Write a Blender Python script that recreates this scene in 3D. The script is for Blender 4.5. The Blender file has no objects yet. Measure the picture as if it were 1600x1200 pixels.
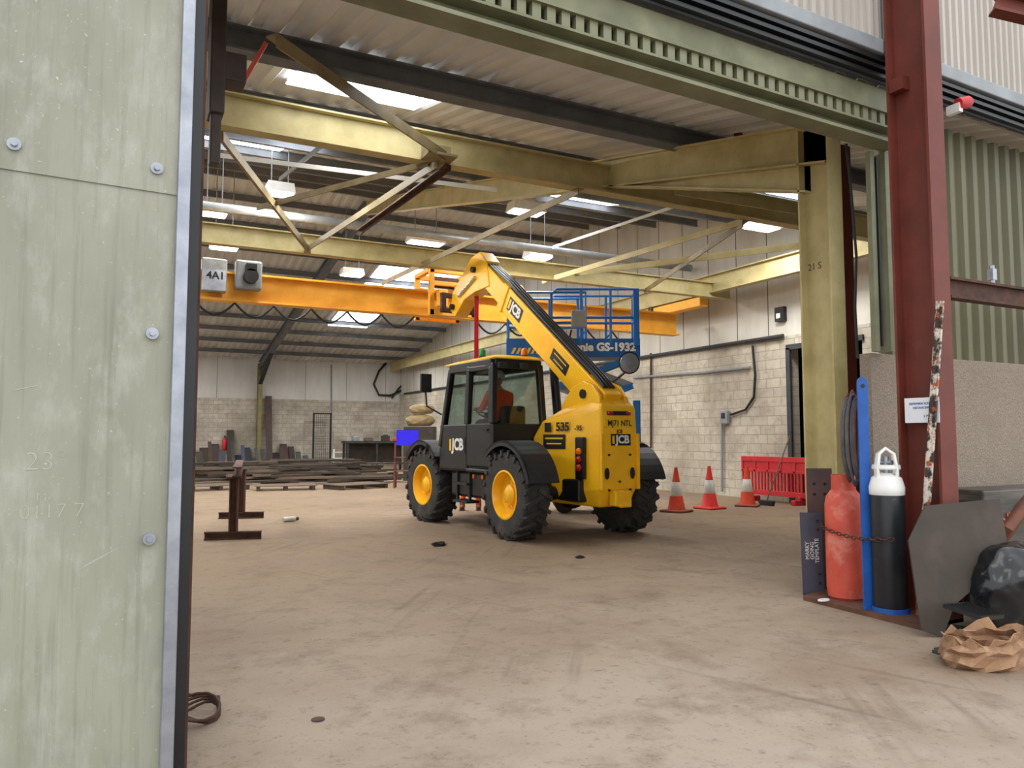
import bpy, bmesh, math, random
from mathutils import Vector, Matrix
random.seed(7)
C = bpy.context.scene.collection
R_ = math.radians
V = Vector
def H(s):
    f = lambda x: x/12.92 if x <= .04045 else ((x+.055)/1.055)**2.4
    return tuple(f(int(s[i:i+2], 16)/255) for i in (0, 2, 4))+(1,)
# ---------------------------------------------------------------- camera and measuring helpers
YAW, PITCH, FPX = R_(27.2), R_(4.0), 1200.
CAM = V((0, 0, 1.5))
FW = V((math.sin(YAW)*math.cos(PITCH), math.cos(YAW)*math.cos(PITCH), math.sin(PITCH)))
RT = V((math.cos(YAW), -math.sin(YAW), 0))
UP = RT.cross(FW)
def ray(x, y): return FW*FPX+RT*(x-800)+UP*(600-y)
def fl(x, y, z=0.): r = ray(x, y); return CAM+r*((z-1.5)/r.z)
def aY(x, y, Y): r = ray(x, y); return CAM+r*(Y/r.y)
def aX(x, y, X): r = ray(x, y); return CAM+r*(X/r.x)
cd = bpy.data.cameras.new('camera'); cam = bpy.data.objects.new('camera', cd); C.objects.link(cam)
cd.sensor_width = 36; cd.lens = 27; cd.clip_end = 300
m3 = Matrix((RT, UP, -FW)).transposed()
cam.matrix_world = Matrix.Translation(CAM) @ m3.to_4x4()
bpy.context.scene.camera = cam
bpy.context.scene.view_settings.view_transform = 'Standard'
# ---------------------------------------------------------------- materials
def nt(name):
    m = bpy.data.materials.new(name); m.use_nodes = True
    t = m.node_tree; b = t.nodes['Principled BSDF']
    return m, t, b
def N(t, kind, **kw):
    n = t.nodes.new(kind)
    for k, v in kw.items():
        if k in n.inputs.keys(): n.inputs[k].default_value = v
        else: setattr(n, k, v)
    return n
def mixc(t, fac, a, b):
    n = N(t, 'ShaderNodeMix', data_type='RGBA')
    if hasattr(fac, 'links'): t.links.new(fac, n.inputs[0])
    else: n.inputs[0].default_value = fac
    for s, i in ((a, 6), (b, 7)):
        if hasattr(s, 'links'): t.links.new(s, n.inputs[i])
        else: n.inputs[i].default_value = s
    return n.outputs[2]
def noise(t, vec, sc, lo, hi, det=6, rough=.6):
    n = N(t, 'ShaderNodeTexNoise', Scale=sc, Detail=det, Roughness=rough); t.links.new(vec, n.inputs['Vector'])
    r = N(t, 'ShaderNodeMapRange'); r.inputs[1].default_value = lo; r.inputs[2].default_value = hi
    t.links.new(n.outputs['Fac'], r.inputs[0]); return r.outputs[0]
def coords(t, st=(1, 1, 1)):
    tc = N(t, 'ShaderNodeTexCoord'); mp = N(t, 'ShaderNodeMapping'); mp.inputs['Scale'].default_value = st
    t.links.new(tc.outputs['Object'], mp.inputs['Vector']); return mp.outputs['Vector']
def bumpit(t, b, h, s, d=.02):
    n = N(t, 'ShaderNodeBump', Strength=s, Distance=d); t.links.new(h, n.inputs['Height']); t.links.new(n.outputs[0], b.inputs['Normal'])
def mat(name, c, c2=None, sc=5, rough=.6, metal=0, bump=0, bsc=30, emit=0, st=(1, 1, 1), c3=None, sc3=1.5, lo=.35, hi=.65, lo3=.5, hi3=.7):
    m, t, b = nt(name)
    b.inputs['Roughness'].default_value = rough; b.inputs['Metallic'].default_value = metal
    c = H(c); vec = coords(t, st)
    col = mixc(t, noise(t, vec, sc, lo, hi), c, H(c2) if c2 else tuple(x*.82 for x in c[:3])+(1,))
    if c3: col = mixc(t, noise(t, vec, sc3, lo3, hi3), col, H(c3))
    t.links.new(col, b.inputs['Base Color'])
    if bump: bumpit(t, b, noise(t, vec, bsc, 0, 1), bump)
    if emit: b.inputs['Emission Color'].default_value = c; b.inputs['Emission Strength'].default_value = emit
    return m
def axis_out(t, ax, spacing, off=0.):
    tc = N(t, 'ShaderNodeTexCoord'); s = N(t, 'ShaderNodeSeparateXYZ'); t.links.new(tc.outputs['Object'], s.inputs[0])
    d = N(t, 'ShaderNodeMath', operation='MULTIPLY_ADD'); t.links.new(s.outputs[ax], d.inputs[0]); d.inputs[1].default_value = 1/spacing; d.inputs[2].default_value = off
    f = N(t, 'ShaderNodeMath', operation='FRACT'); t.links.new(d.outputs[0], f.inputs[0]); return f.outputs[0], s
def panels(name, c, c2, seam, ax, sp, wd, rough=.6):
    m, t, b = nt(name); b.inputs['Roughness'].default_value = rough
    v = coords(t, (1, 1, .25)); col = mixc(t, noise(t, v, 1.3, .35, .7), H(c), H(c2))
    f, s = axis_out(t, ax, sp); l = N(t, 'ShaderNodeMath', operation='LESS_THAN'); t.links.new(f, l.inputs[0]); l.inputs[1].default_value = wd
    t.links.new(mixc(t, l.outputs[0], col, H(seam)), b.inputs['Base Color']); return m
def blocks(name, ax, c1, c2, mortar, dirt):
    m, t, b = nt(name); b.inputs['Roughness'].default_value = .9
    tc = N(t, 'ShaderNodeTexCoord'); s = N(t, 'ShaderNodeSeparateXYZ'); t.links.new(tc.outputs['Object'], s.inputs[0])
    cx = N(t, 'ShaderNodeCombineXYZ'); t.links.new(s.outputs[ax], cx.inputs[0]); t.links.new(s.outputs[2], cx.inputs[1])
    br = N(t, 'ShaderNodeTexBrick', Scale=1.0); br.inputs['Color1'].default_value = H(c1); br.inputs['Color2'].default_value = H(c2); br.inputs['Mortar'].default_value = H(mortar)
    br.inputs['Mortar Size'].default_value = .01; br.inputs['Brick Width'].default_value = .45; br.inputs['Row Height'].default_value = .225
    t.links.new(cx.outputs[0], br.inputs['Vector'])
    col = mixc(t, noise(t, tc.outputs['Object'], .8, .42, .72), br.outputs['Color'], H(dirt))
    col = mixc(t, noise(t, tc.outputs['Object'], 5, .5, .85, 8, .7), col, H('81786a'))
    t.links.new(col, b.inputs['Base Color']); bumpit(t, b, br.outputs['Fac'], -.35); return m
M = dict(
 yellow=mat('machine_yellow', 'ffc420', 'f7b818', 3, .35), orange=mat('crane_orange', 'f7b63c', 'e8a22a', 3, .55), olive=mat('olive_yellow_steel', 'c4b684', 'ad9f6c', 2.5, .65, c3='8b8058', lo3=.58, hi3=.88),
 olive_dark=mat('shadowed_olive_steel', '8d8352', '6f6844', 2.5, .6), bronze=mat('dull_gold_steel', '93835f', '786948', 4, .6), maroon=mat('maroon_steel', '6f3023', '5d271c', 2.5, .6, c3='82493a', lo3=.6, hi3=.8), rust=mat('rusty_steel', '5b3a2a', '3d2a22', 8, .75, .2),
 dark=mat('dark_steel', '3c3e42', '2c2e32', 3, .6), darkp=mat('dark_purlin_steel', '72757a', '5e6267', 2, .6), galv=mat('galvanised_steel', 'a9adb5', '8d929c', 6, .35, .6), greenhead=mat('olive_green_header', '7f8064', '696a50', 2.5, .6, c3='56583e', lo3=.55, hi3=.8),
 brkt=mat('brown_black_steel', '4a3c35', '382e2a', 4, .6), black=mat('black_paint', '17181a', '0f1012', 4, .4), matt=mat('black_plastic', '24262a', '1a1b1e', 4, .6), rubber=mat('tyre_rubber', '2c2b2b', '3c3935', 5, .85, c3='5a5249', sc3=3, lo3=.55, hi3=.8), chrome=mat('chrome', 'd0d2d4', 'b0b2b5', 2, .15, 1),
 blue=mat('lift_blue', '1a74c4', '1566b0', 3, .45), bluedeep=mat('lift_panel_blue', '0f5ca6', '0c5296', 3, .5), bluerack=mat('rack_blue', '1f5fb4', '194f99', 4, .5), white=mat('white_paint', 'efefec', 'e2e2de', 4, .5), grey=mat('grey_paint', '8f9498', '7d8286', 3, .5), red=mat('red_plastic', 'd2232d', 'b71d28', 3, .45),
 redgas=mat('worn_red_paint', 'd65a45', 'c24b3a', 5, .55, c3='dc9885', sc3=4, lo3=.5, hi3=.75), blackgas=mat('worn_black_paint', '23262b', '181a1e', 5, .4, c3='5a5f66', sc3=5, lo3=.63, hi3=.8), coneo=mat('cone_orange', 'd9431f', 'b93a20', 4, .6, c3='8d4a34', lo3=.5, hi3=.8), coneb=mat('cone_base', '8a4a35', '6e4032', 5, .7), coner=mat('cone_red', 'e0352b', 'c92d26', 4, .55),
 sleeve=mat('reflective_sleeve', 'dcdcd6', 'b9b4a8', 5, .5), timber=mat('old_timber', '7d6c5b', '5b4e42', 3, .8, st=(.4, 5, 5)), timber2=mat('dark_timber', '4f4338', '3b332b', 3, .8, st=(.4, 5, 5)), plate=mat('dark_steel_plate', '42382f', '342d27', 2, .7, c3='52453a'), bplate=mat('blue_grey_steel_plate', '4d4f5c', '3f414d', 3, .5, .4), brplate=mat('brown_steel_plate', '5b4740', '48383a', 3, .6, .3),
 orangeviz=mat('hi_vis_orange', 'ff5a1c', 'f04d15', 5, .8), navy=mat('navy_cloth', '23283a', '1b2030', 5, .9), skin=mat('skin', 'c58f75', 'b67f66', 5, .6), boot=mat('brown_boot', '7a4430', '623522', 8, .7), helmet=mat('pale_helmet', 'd9dcdf', 'ccd0d4', 4, .35),
 lit=mat('lamp_diffuser', 'fffaf0', 'fffaf0', 2, .5, emit=8), sky=mat('skylight_sheet', 'f4f8ff', 'e6eef8', 2, .5, emit=6), green=mat('green_lens', '19a05a', '118048', 3, .2), amber=mat('amber_lens', 'e87a10', 'd86a08', 3, .2), redlens=mat('red_lens', 'b01818', '901010', 3, .25), dayblue=mat('bright_blue_board', '2415f0', '2010e0', 1, .6),
 numplate=mat('yellow_number_plate', 'f2c21a', 'e8b814', 2, .4), hose=mat('grey_rubber_hose', '5d5c62', '46454b', 6, .7), hose2=mat('reddish_rubber_hose', '6e4a48', '553836', 6, .7), paper=mat('white_paper', 'e9ebef', 'dfe2e8', 3, .8), inkblue=mat('blue_ink', '3a5ca8', '3a5ca8', 3, .8), inkblack=mat('black_ink', '20242c', '20242c', 3, .8), bag=mat('black_polythene', '1a1c1f', '101113', 3, .22, bump=.25, bsc=5), sack=mat('brown_paper', 'a07c5c', '84644a', 5, .85, c3='b8977b', lo3=.55, hi3=.75, sc3=7, bump=.4, bsc=12), beige=mat('beige_canvas', 'a8966f', '8a7856', 4, .9, bump=.4, bsc=6),
 terr=mat('rusty_pipe', '70402a', '573120', 4, .7), chalk=mat('chalk_white', 'dfe3dc', 'd0d4cd', 6, .9), faint=mat('faded_chalk', 'b9bcad', 'a9ac9c', 6, .9), ply=mat('rusty_board', '6f4a35', '543627', 5, .8), clod=mat('dark_dirt', '2f2a26', '231f1c', 9, .95), cable=mat('black_cable', '1c1a1a', '141313', 5, .6), pipe=mat('pale_grey_pipe', '9ea2a4', '82878a', 3, .4, .3), hvorange=mat('orange_strap', 'e0601a', 'd05510', 4, .7))
M['mottle'] = mat('paint_spattered', 'cfc6ba', '3a302b', 9, .7, lo=.46, hi=.54, c3='a9572c', sc3=14, lo3=.56, hi3=.6)
M['pebble'] = mat('pebble_dash', 'a89987', '81776a', 60, .95, bump=.8, bsc=70, c3='8f8274', sc3=2)
M['clad'] = mat('olive_corrugated', '6c694d', '595640', 1.2, .55, st=(1, 1, .2))
M['fascia'] = mat('pale_translucent_corrugated', 'b5aea5', 'a49d94', 1.2, .5, st=(1, 1, .3))
M['roof'] = mat('pale_roof_sheet', 'd8d8d5', 'c4c4c2', 1, .6, st=(1, .3, 1))
M['block_r'] = blocks('painted_blockwork_side', 1, 'cac2b1', 'bab2a2', '9d9585', '9a9080')
M['block_b'] = blocks('painted_blockwork_back', 0, 'c8c1b4', 'b5ada0', '979084', '8f8678')
M['clad_r'] = panels('pale_wall_panels_side', 'd2cec4', 'bcb7aa', '625e54', 1, 1.05, .03)
M['clad_b'] = panels('pale_wall_panels_back', 'd2d1cd', 'bebdb9', '7a7873', 0, 2.2, .012)
def leaf_mat():
    m, t, b = nt('worn_green_door_paint'); b.inputs['Roughness'].default_value = .55
    v = coords(t, (1, 1, .4)); tc = N(t, 'ShaderNodeTexCoord'); o = tc.outputs['Object']
    col = mixc(t, noise(t, v, 1.3, .35, .68), H('9a9b8b'), H('808171'))
    col = mixc(t, noise(t, v, 6, .5, .8, 9, .7), col, H('adaea3'))
    mp = N(t, 'ShaderNodeMapping'); mp.inputs['Scale'].default_value = (14, 1, .6); t.links.new(o, mp.inputs['Vector'])
    col = mixc(t, noise(t, mp.outputs[0], 1.5, .52, .9, 8, .7), col, H('6a6b5a'))
    m2 = N(t, 'ShaderNodeMapping'); m2.inputs['Rotation'].default_value = (0, .5, 0); t.links.new(o, m2.inputs['Vector'])
    m4 = N(t, 'ShaderNodeMapping'); m4.inputs['Scale'].default_value = (1.1, 1, 60); t.links.new(m2.outputs[0], m4.inputs['Vector'])
    col = mixc(t, noise(t, m4.outputs[0], 1.0, .75, .8, 2, .4), col, H('bfc1b6'))
    col = mixc(t, noise(t, o, 60, .68, .78, 2), col, H('b9bbaf'))
    t.links.new(col, b.inputs['Base Color']); return m
M['leaf'] = leaf_mat()
def glass_mat():
    m = bpy.data.materials.new('cab_glass'); m.use_nodes = True; t = m.node_tree; t.nodes.clear()
    o = N(t, 'ShaderNodeOutputMaterial'); a = N(t, 'ShaderNodeBsdfTransparent'); a.inputs[0].default_value = (.72, .78, .76, 1)
    g = N(t, 'ShaderNodeBsdfGlossy', Roughness=.05); x = N(t, 'ShaderNodeMixShader'); x.inputs[0].default_value = .05
    t.links.new(a.outputs[0], x.inputs[1]); t.links.new(g.outputs[0], x.inputs[2]); t.links.new(x.outputs[0], o.inputs[0]); return m
M['glass'] = glass_mat()
def floor_mat():
    m, t, b = nt('dusty_concrete_floor'); b.inputs['Roughness'].default_value = .85
    tc = N(t, 'ShaderNodeTexCoord'); v = tc.outputs['Object']
    s = N(t, 'ShaderNodeSeparateXYZ'); t.links.new(v, s.inputs[0])
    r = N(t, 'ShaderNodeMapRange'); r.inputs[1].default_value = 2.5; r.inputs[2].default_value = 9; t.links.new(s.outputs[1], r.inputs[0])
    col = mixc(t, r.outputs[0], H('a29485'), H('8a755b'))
    col = mixc(t, noise(t, v, .45, .42, .66), col, H('836f5c'))
    col = mixc(t, noise(t, v, 1.6, .5, .8, 9, .72), col, H('665440'))
    col = mixc(t, noise(t, v, 1.0, .58, .85, 9, .75), col, H('ab9e90'))
    col = mixc(t, noise(t, v, 9, .55, .78, 9, .75), col, H('57483a'))
    col = mixc(t, noise(t, v, 40, .6, .8, 4, .7), col, H('4a3f34'))
    for rot, sc, lo in ((.62, (7, .35, 1), .58), (-.35, (6, .3, 1), .6)):
        m2 = N(t, 'ShaderNodeMapping'); m2.inputs['Rotation'].default_value = (0, 0, rot); t.links.new(v, m2.inputs['Vector'])
        mp = N(t, 'ShaderNodeMapping'); mp.inputs['Scale'].default_value = sc; t.links.new(m2.outputs[0], mp.inputs['Vector'])
        k1 = noise(t, mp.outputs[0], 1., lo, lo+.14, 4, .5); k2 = noise(t, v, .5, .45, .6)
        mm = N(t, 'ShaderNodeMath', operation='MULTIPLY'); t.links.new(k1, mm.inputs[0]); t.links.new(k2, mm.inputs[1]); m5 = N(t, 'ShaderNodeMath', operation='MULTIPLY'); t.links.new(mm.outputs[0], m5.inputs[0]); m5.inputs[1].default_value = .55
        col = mixc(t, m5.outputs[0], col, H('645444'))
    t.links.new(col, b.inputs['Base Color']); bumpit(t, b, noise(t, v, 22, 0, 1, 8, .7), .3); return m
M['floor'] = floor_mat()
# ---------------------------------------------------------------- mesh helpers
def frame(d, up=(0, 0, 1)):
    y = V(d).normalized(); z = V(up); x = y.cross(z)
    if x.length < 1e-4: x = y.cross(V((1, 0, 0)))
    x.normalize(); z = x.cross(y).normalized()
    return Matrix((x, y, z)).transposed().to_4x4()
class MB:
    def __init__(s): s.bm = bmesh.new()
    def box(s, c, d, R=None):
        mt = Matrix.Translation(V(c)) @ (R.to_4x4() if R else Matrix()) @ Matrix.Diagonal((d[0], d[1], d[2], 1))
        bmesh.ops.create_cube(s.bm, size=1, matrix=mt); return s
    def bar(s, p, q, w, h, up=(0, 0, 1), dx=0, dz=0):
        p, q = V(p), V(q); f = frame(q-p, up)
        c = (p+q)/2+f.to_3x3() @ V((dx, 0, dz))
        bmesh.ops.create_cube(s.bm, size=1, matrix=Matrix.Translation(c) @ f @ Matrix.Diagonal((w, (q-p).length, h, 1))); return s
    def ib(s, p, q, h, w, up=(0, 0, 1), tf=.022, tw=.016):
        s.bar(p, q, w, tf, up, 0, h/2-tf/2); s.bar(p, q, w, tf, up, 0, -h/2+tf/2); s.bar(p, q, tw, h-2*tf, up); return s
    def cyl(s, p, q, r, r2=None, n=16):
        p, q = V(p), V(q); d = q-p; f = frame(d).to_3x3(); z = d.normalized(); x = f.col[0]; y = z.cross(x)
        mt = Matrix((x, y, z)).transposed().to_4x4()
        bmesh.ops.create_cone(s.bm, cap_ends=True, segments=n, radius1=r, radius2=r if r2 is None else r2, depth=d.length, matrix=Matrix.Translation((p+q)/2) @ mt); return s
    def tube(s, pts, r, n=8, closed=False):
        pts = [V(p) for p in pts]; rs = r if isinstance(r, (list, tuple)) else [r]*len(pts); rings = []; L = len(pts); prev = None
        for i, p in enumerate(pts):
            a = pts[(i-1) % L] if (i > 0 or closed) else p; b = pts[(i+1) % L] if (i < L-1 or closed) else p
            d = (b-a).normalized()
            if prev is None: x = d.orthogonal().normalized()
            else:
                x = prev-d*prev.dot(d)
                x = x.normalized() if x.length > 1e-5 else d.orthogonal().normalized()
            prev = x; y = d.cross(x)
            rings.append([s.bm.verts.new(p+(x*math.cos(2*math.pi*k/n)+y*math.sin(2*math.pi*k/n))*rs[i]) for k in range(n)])
        for i in range(L if closed else L-1):
            A, B = rings[i], rings[(i+1) % L]
            for k in range(n): s.bm.faces.new((A[k], A[(k+1) % n], B[(k+1) % n], B[k]))
        if not closed: s.bm.faces.new(rings[0][::-1]); s.bm.faces.new(rings[-1])
        return s
    def lathe(s, prof, o=(0, 0, 0), ax=(0, 0, 1), n=28, cap=True):
        z = V(ax).normalized(); x = z.orthogonal().normalized(); y = z.cross(x); o = V(o)
        rings = [[s.bm.verts.new(o+z*h+(x*math.cos(2*math.pi*k/n)+y*math.sin(2*math.pi*k/n))*max(r, 1e-4)) for k in range(n)] for r, h in prof]
        for A, B in zip(rings, rings[1:]):
            for k in range(n): s.bm.faces.new((A[k], A[(k+1) % n], B[(k+1) % n], B[k]))
        if cap: s.bm.faces.new(rings[0][::-1]); s.bm.faces.new(rings[-1])
        return s
    def prism(s, pts, off):
        off = V(off); a = [s.bm.verts.new(V(p)) for p in pts]; b = [s.bm.verts.new(V(p)+off) for p in pts]; n = len(pts)
        s.bm.faces.new(a[::-1]); s.bm.faces.new(b)
        for i in range(n): s.bm.faces.new((a[i], a[(i+1) % n], b[(i+1) % n], b[i]))
        return s
    def loft(s, levels, cap=True):
        rings = [[s.bm.verts.new(V(p)) for p in l] for l in levels]; n = len(rings[0])
        for A, B in zip(rings, rings[1:]):
            for k in range(n): s.bm.faces.new((A[k], A[(k+1) % n], B[(k+1) % n], B[k]))
        s.bm.faces.new(rings[0][::-1])
        if cap: s.bm.faces.new(rings[-1])
        return s
    def sph(s, c, r, n=16):
        r = r if isinstance(r, (tuple, list)) else (r, r, r)
        bmesh.ops.create_uvsphere(s.bm, u_segments=n, v_segments=max(6, n//2+2), radius=1, matrix=Matrix.Translation(V(c)) @ Matrix.Diagonal((r[0], r[1], r[2], 1))); return s
    def blob(s, c, r, amp, seed, sub=4, fr=3., octv=4, crease=0.):
        from mathutils import noise as mn
        g = bmesh.ops.create_icosphere(s.bm, subdivisions=sub, radius=1)
        for v in g['verts']:
            d = 1+amp*mn.fractal(v.co*fr+V((seed, seed*2, 0)), .9, 2., octv)
            if crease:
                q = mn.voronoi(v.co*2.6+V((seed, 0, seed)))[0]; d += crease*(q[1]-q[0]-.35)
            v.co = V((v.co.x*r[0]*d, v.co.y*r[1]*d, max(v.co.z*r[2]*d, -r[2]*.75)))+V(c)
        return s
    def corr(s, o, du, L, dv, H_, nrm, pitch, dep):
        o, du, dv, nrm = V(o), V(du), V(dv), V(nrm); k = int(L/pitch); prof = []
        for i in range(k+1):
            for f, d in ((0, 0), (.35, 0), (.5, 1), (.85, 1)): prof.append(((i+f)*pitch, d*dep))
        prof = [p for p in prof if p[0] <= L]
        A = [s.bm.verts.new(o+du*u+nrm*d) for u, d in prof]; B = [s.bm.verts.new(o+du*u+nrm*d+dv*H_) for u, d in prof]
        for i in range(len(A)-1): s.bm.faces.new((A[i], A[i+1], B[i+1], B[i]))
        return s
    def build(s, name, m, parent=None, bev=0, smooth=False, w=False, keep=False):
        bm = s.bm; bmesh.ops.recalc_face_normals(bm, faces=bm.faces[:])
        me = bpy.data.meshes.new(name); loc = V((0, 0, 0))
        if parent is None and not keep:
            xs = [v.co for v in bm.verts]; lo = V([min(c[i] for c in xs) for i in range(3)]); hi = V([max(c[i] for c in xs) for i in range(3)])
            loc = V(((lo.x+hi.x)/2, (lo.y+hi.y)/2, lo.z))
        elif w: loc = parent.location.copy()
        if loc.length: bmesh.ops.translate(bm, verts=bm.verts[:], vec=-loc)
        bm.to_mesh(me); bm.free()
        o = bpy.data.objects.new(name, me); C.objects.link(o)
        for q in (m if isinstance(m, list) else [m]): me.materials.append(M[q] if isinstance(q, str) else q)
        if parent is None: o.location = loc
        else: o.parent = parent
        if smooth:
            for p in me.polygons: p.use_smooth = True
            me.set_sharp_from_angle(angle=R_(38))
        if bev:
            b = o.modifiers.new('bevel', 'BEVEL'); b.width = bev; b.segments = 2; b.limit_method = 'ANGLE'
        return o
def tag(o, label, cat, group=None, kind=None):
    o['label'] = label; o['category'] = cat
    if group: o['group'] = group
    if kind: o['kind'] = kind
    return o
def struct(o, label=None, cat=None):
    o['kind'] = 'structure'
    if label: o['label'] = label
    if cat: o['category'] = cat
    return o
def thing(name, label, cat, loc=(0, 0, 0), rz=0, group=None):
    o = bpy.data.objects.new(name, None); C.objects.link(o); o.location = loc; o.rotation_euler = (0, 0, rz); o.empty_display_size = .2
    return tag(o, label, cat, group)
def dup(r, loc, rz=None, label=None):
    n = r.copy(); C.objects.link(n); n.location = loc
    if rz is not None: n.rotation_euler = (0, 0, rz)
    if label: n['label'] = label
    def rec(a, b):
        for ch in [x for x in list(C.objects) if x.parent == a]:
            k = ch.copy(); C.objects.link(k); k.parent = b; rec(ch, k)
    rec(r, n); return n
def text(s, size, m, org, xd, up, parent=None, name='lettering', bold=.012, w=False, sx=1., ext=.002):
    cu = bpy.data.curves.new('t', 'FONT'); cu.body = s; cu.size = size; cu.align_x = 'CENTER'; cu.align_y = 'CENTER'; cu.extrude = ext; cu.offset = bold*size; cu.space_line = .9; cu.resolution_u = 3
    to = bpy.data.objects.new('t', cu); C.objects.link(to); bpy.context.view_layer.update()
    me = bpy.data.meshes.new_from_object(to.evaluated_get(bpy.context.evaluated_depsgraph_get())); bpy.data.objects.remove(to)
    xd, up = V(xd).normalized(), V(up).normalized(); z = xd.cross(up); org = V(org)
    if w: org = org-parent.location
    me.transform(Matrix.Translation(org) @ Matrix((xd, up, z)).transposed().to_4x4() @ Matrix.Diagonal((sx, 1, 1, 1)))
    me.materials.clear(); me.materials.append(M[m]); o = bpy.data.objects.new(name, me); C.objects.link(o)
    if parent: o.parent = parent
    return o
def lampl(name, loc, sx, sy, e, col=(1, .99, .96)):
    l = bpy.data.lights.new(name, 'AREA'); l.shape = 'RECTANGLE'; l.size = sx; l.size_y = sy; l.energy = e; l.color = col
    o = bpy.data.objects.new(name, l); C.objects.link(o); o.location = loc; return o
# ================================================================ SETTING
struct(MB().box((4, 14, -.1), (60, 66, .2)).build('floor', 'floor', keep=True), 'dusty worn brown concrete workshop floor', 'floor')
XR, YB, YF = 14., 41., 4.88
mb = MB(); mb.box((XR+.15, 27, 1.95), (.3, 28, 3.9)); mb.box((XR+.15, 7.9, 1.95), (.3, 6.2, 3.9)); mb.box((XR+.15, 12, 3.75), (.3, 2, .3))
struct(mb.build('wall_right', 'block_r', keep=True), 'pale painted blockwork wall on the right side', 'wall')
def rz_front(Y): return 4.55+.23*(Y-5.5)
RIDGE = 22.; ZR = rz_front(RIDGE); SB = (ZR-5.2)/(YB-.6-RIDGE)
def raf(Y): return rz_front(Y) if Y <= RIDGE else ZR-SB*(Y-RIDGE)
def roofz(Y): return raf(Y)+.47
mb = MB(); mb.prism([(XR+.05, Y, z) for Y, z in ((4.8, 3.9), (YB+.3, 3.9), (YB+.3, roofz(YB)), (RIDGE, roofz(RIDGE)), (4.8, roofz(4.8)))], (.1, 0, 0))
struct(mb.build('wall_right_upper', 'clad_r', keep=True), 'pale panelled cladding above the right blockwork wall', 'wall')
mb = MB().box((3.7, YB+.15, 1.75), (21.6, .3, 3.5)); struct(mb.build('wall_back', 'block_b', keep=True), 'grey painted blockwork wall at the far end', 'wall')
mb = MB().box((3.7, YB+.1, 4.65), (21.6, .1, 2.3)); struct(mb.build('wall_back_upper', 'clad_b', keep=True), 'grey cladding above the far blockwork wall', 'wall')
mb = MB().prism([(-7, Y, z) for Y, z in ((4.8, 0), (YB, 0), (YB, roofz(YB)), (RIDGE, roofz(RIDGE)), (4.8, roofz(4.8)))], (-.2, 0, 0)); struct(mb.build('wall_left', 'clad_b', keep=True))
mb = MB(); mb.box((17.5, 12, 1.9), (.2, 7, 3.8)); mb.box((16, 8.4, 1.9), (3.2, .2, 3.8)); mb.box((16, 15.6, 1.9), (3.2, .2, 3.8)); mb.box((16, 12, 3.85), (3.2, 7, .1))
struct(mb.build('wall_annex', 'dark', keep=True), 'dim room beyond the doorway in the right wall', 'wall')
# roof: corrugated sheets on both slopes
mb = MB()
for y0, y1 in ((4.78, RIDGE), (RIDGE, YB+.3)):
    a = V((-7.2, y0, roofz(y0))); d = V((0, y1-y0, roofz(y1)-roofz(y0)))
    mb.corr(a, (1, 0, 0), 21.6, d.normalized(), d.length, V((0, -d.z, d.y)).normalized(), .3, .045)
struct(mb.build('ceiling', 'roof', keep=True), 'pale corrugated metal roof sheets', 'ceiling')
def roofhit(x, y):
    r = ray(x, y)
    for i in range(4, 900):
        p = CAM+r*(i*.05/FPX)
        if p.y > 5 and p.z > roofz(p.y): return p
    return p
k = 0
sky_list = [(roofhit(x, y), sx, sy) for x, y, sx, sy in ((580, 130, 1.7, 1.7), (425, 196, 1.6, 1.5), (375, 222, 1.6, 1.4), (615, 434, 1.6, 2.6), (555, 496, 1.8, 2.6), (470, 212, .9, 1.2), (900, 312, 1.8, 1.8))]
sky_list += [(V((x, y, 0)), sx, sy) for x, y, sx, sy in ((-3.8, 11, 3, 6), (-3.8, 18.5, 3, 6), (-3.8, 29, 3, 7), (-3.8, 36.5, 3, 6), (10.8, 29, 2, 7), (11.2, 11.5, 2.2, 3))]  # extra rooflights, mostly out of view, added to brighten the hall
for p, sx, sy in sky_list:
    k += 1; sl = .23 if p.y < RIDGE else -SB; z = roofz(p.y)-.03
    mb = MB().prism([(p.x-sx/2, p.y-sy/2, z-sl*sy/2), (p.x+sx/2, p.y-sy/2, z-sl*sy/2), (p.x+sx/2, p.y+sy/2, z+sl*sy/2), (p.x-sx/2, p.y+sy/2, z+sl*sy/2)], (0, 0, .02))
    struct(mb.build('window_%d' % k, 'sky'), 'translucent rooflight set in the roof, some of these added for brightness', 'rooflight')
# purlins
for y in (10.6, 12.4, 14.2, 16.0, 17.8, 19.6, 21.4, 23.2, 25, 26.8, 28.6, 30.4, 32.2, 34, 35.8, 37.6, 39.4):
    z = raf(y)+.36
    tag(MB().ib((-6.9, y, z), (13.9, y, z), .18, .08).build('roof_purlin', 'darkp'), 'dark steel purlin running under the pale roof sheets', 'purlin', 'purlins under the roof')
tag(MB().ib((-6.9, 7.7, 5.38), (13.9, 7.7, 5.38), .25, .2).build('roof_beam', 'darkp'), 'dark steel beam under the roof just inside the doorway', 'beam')
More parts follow.
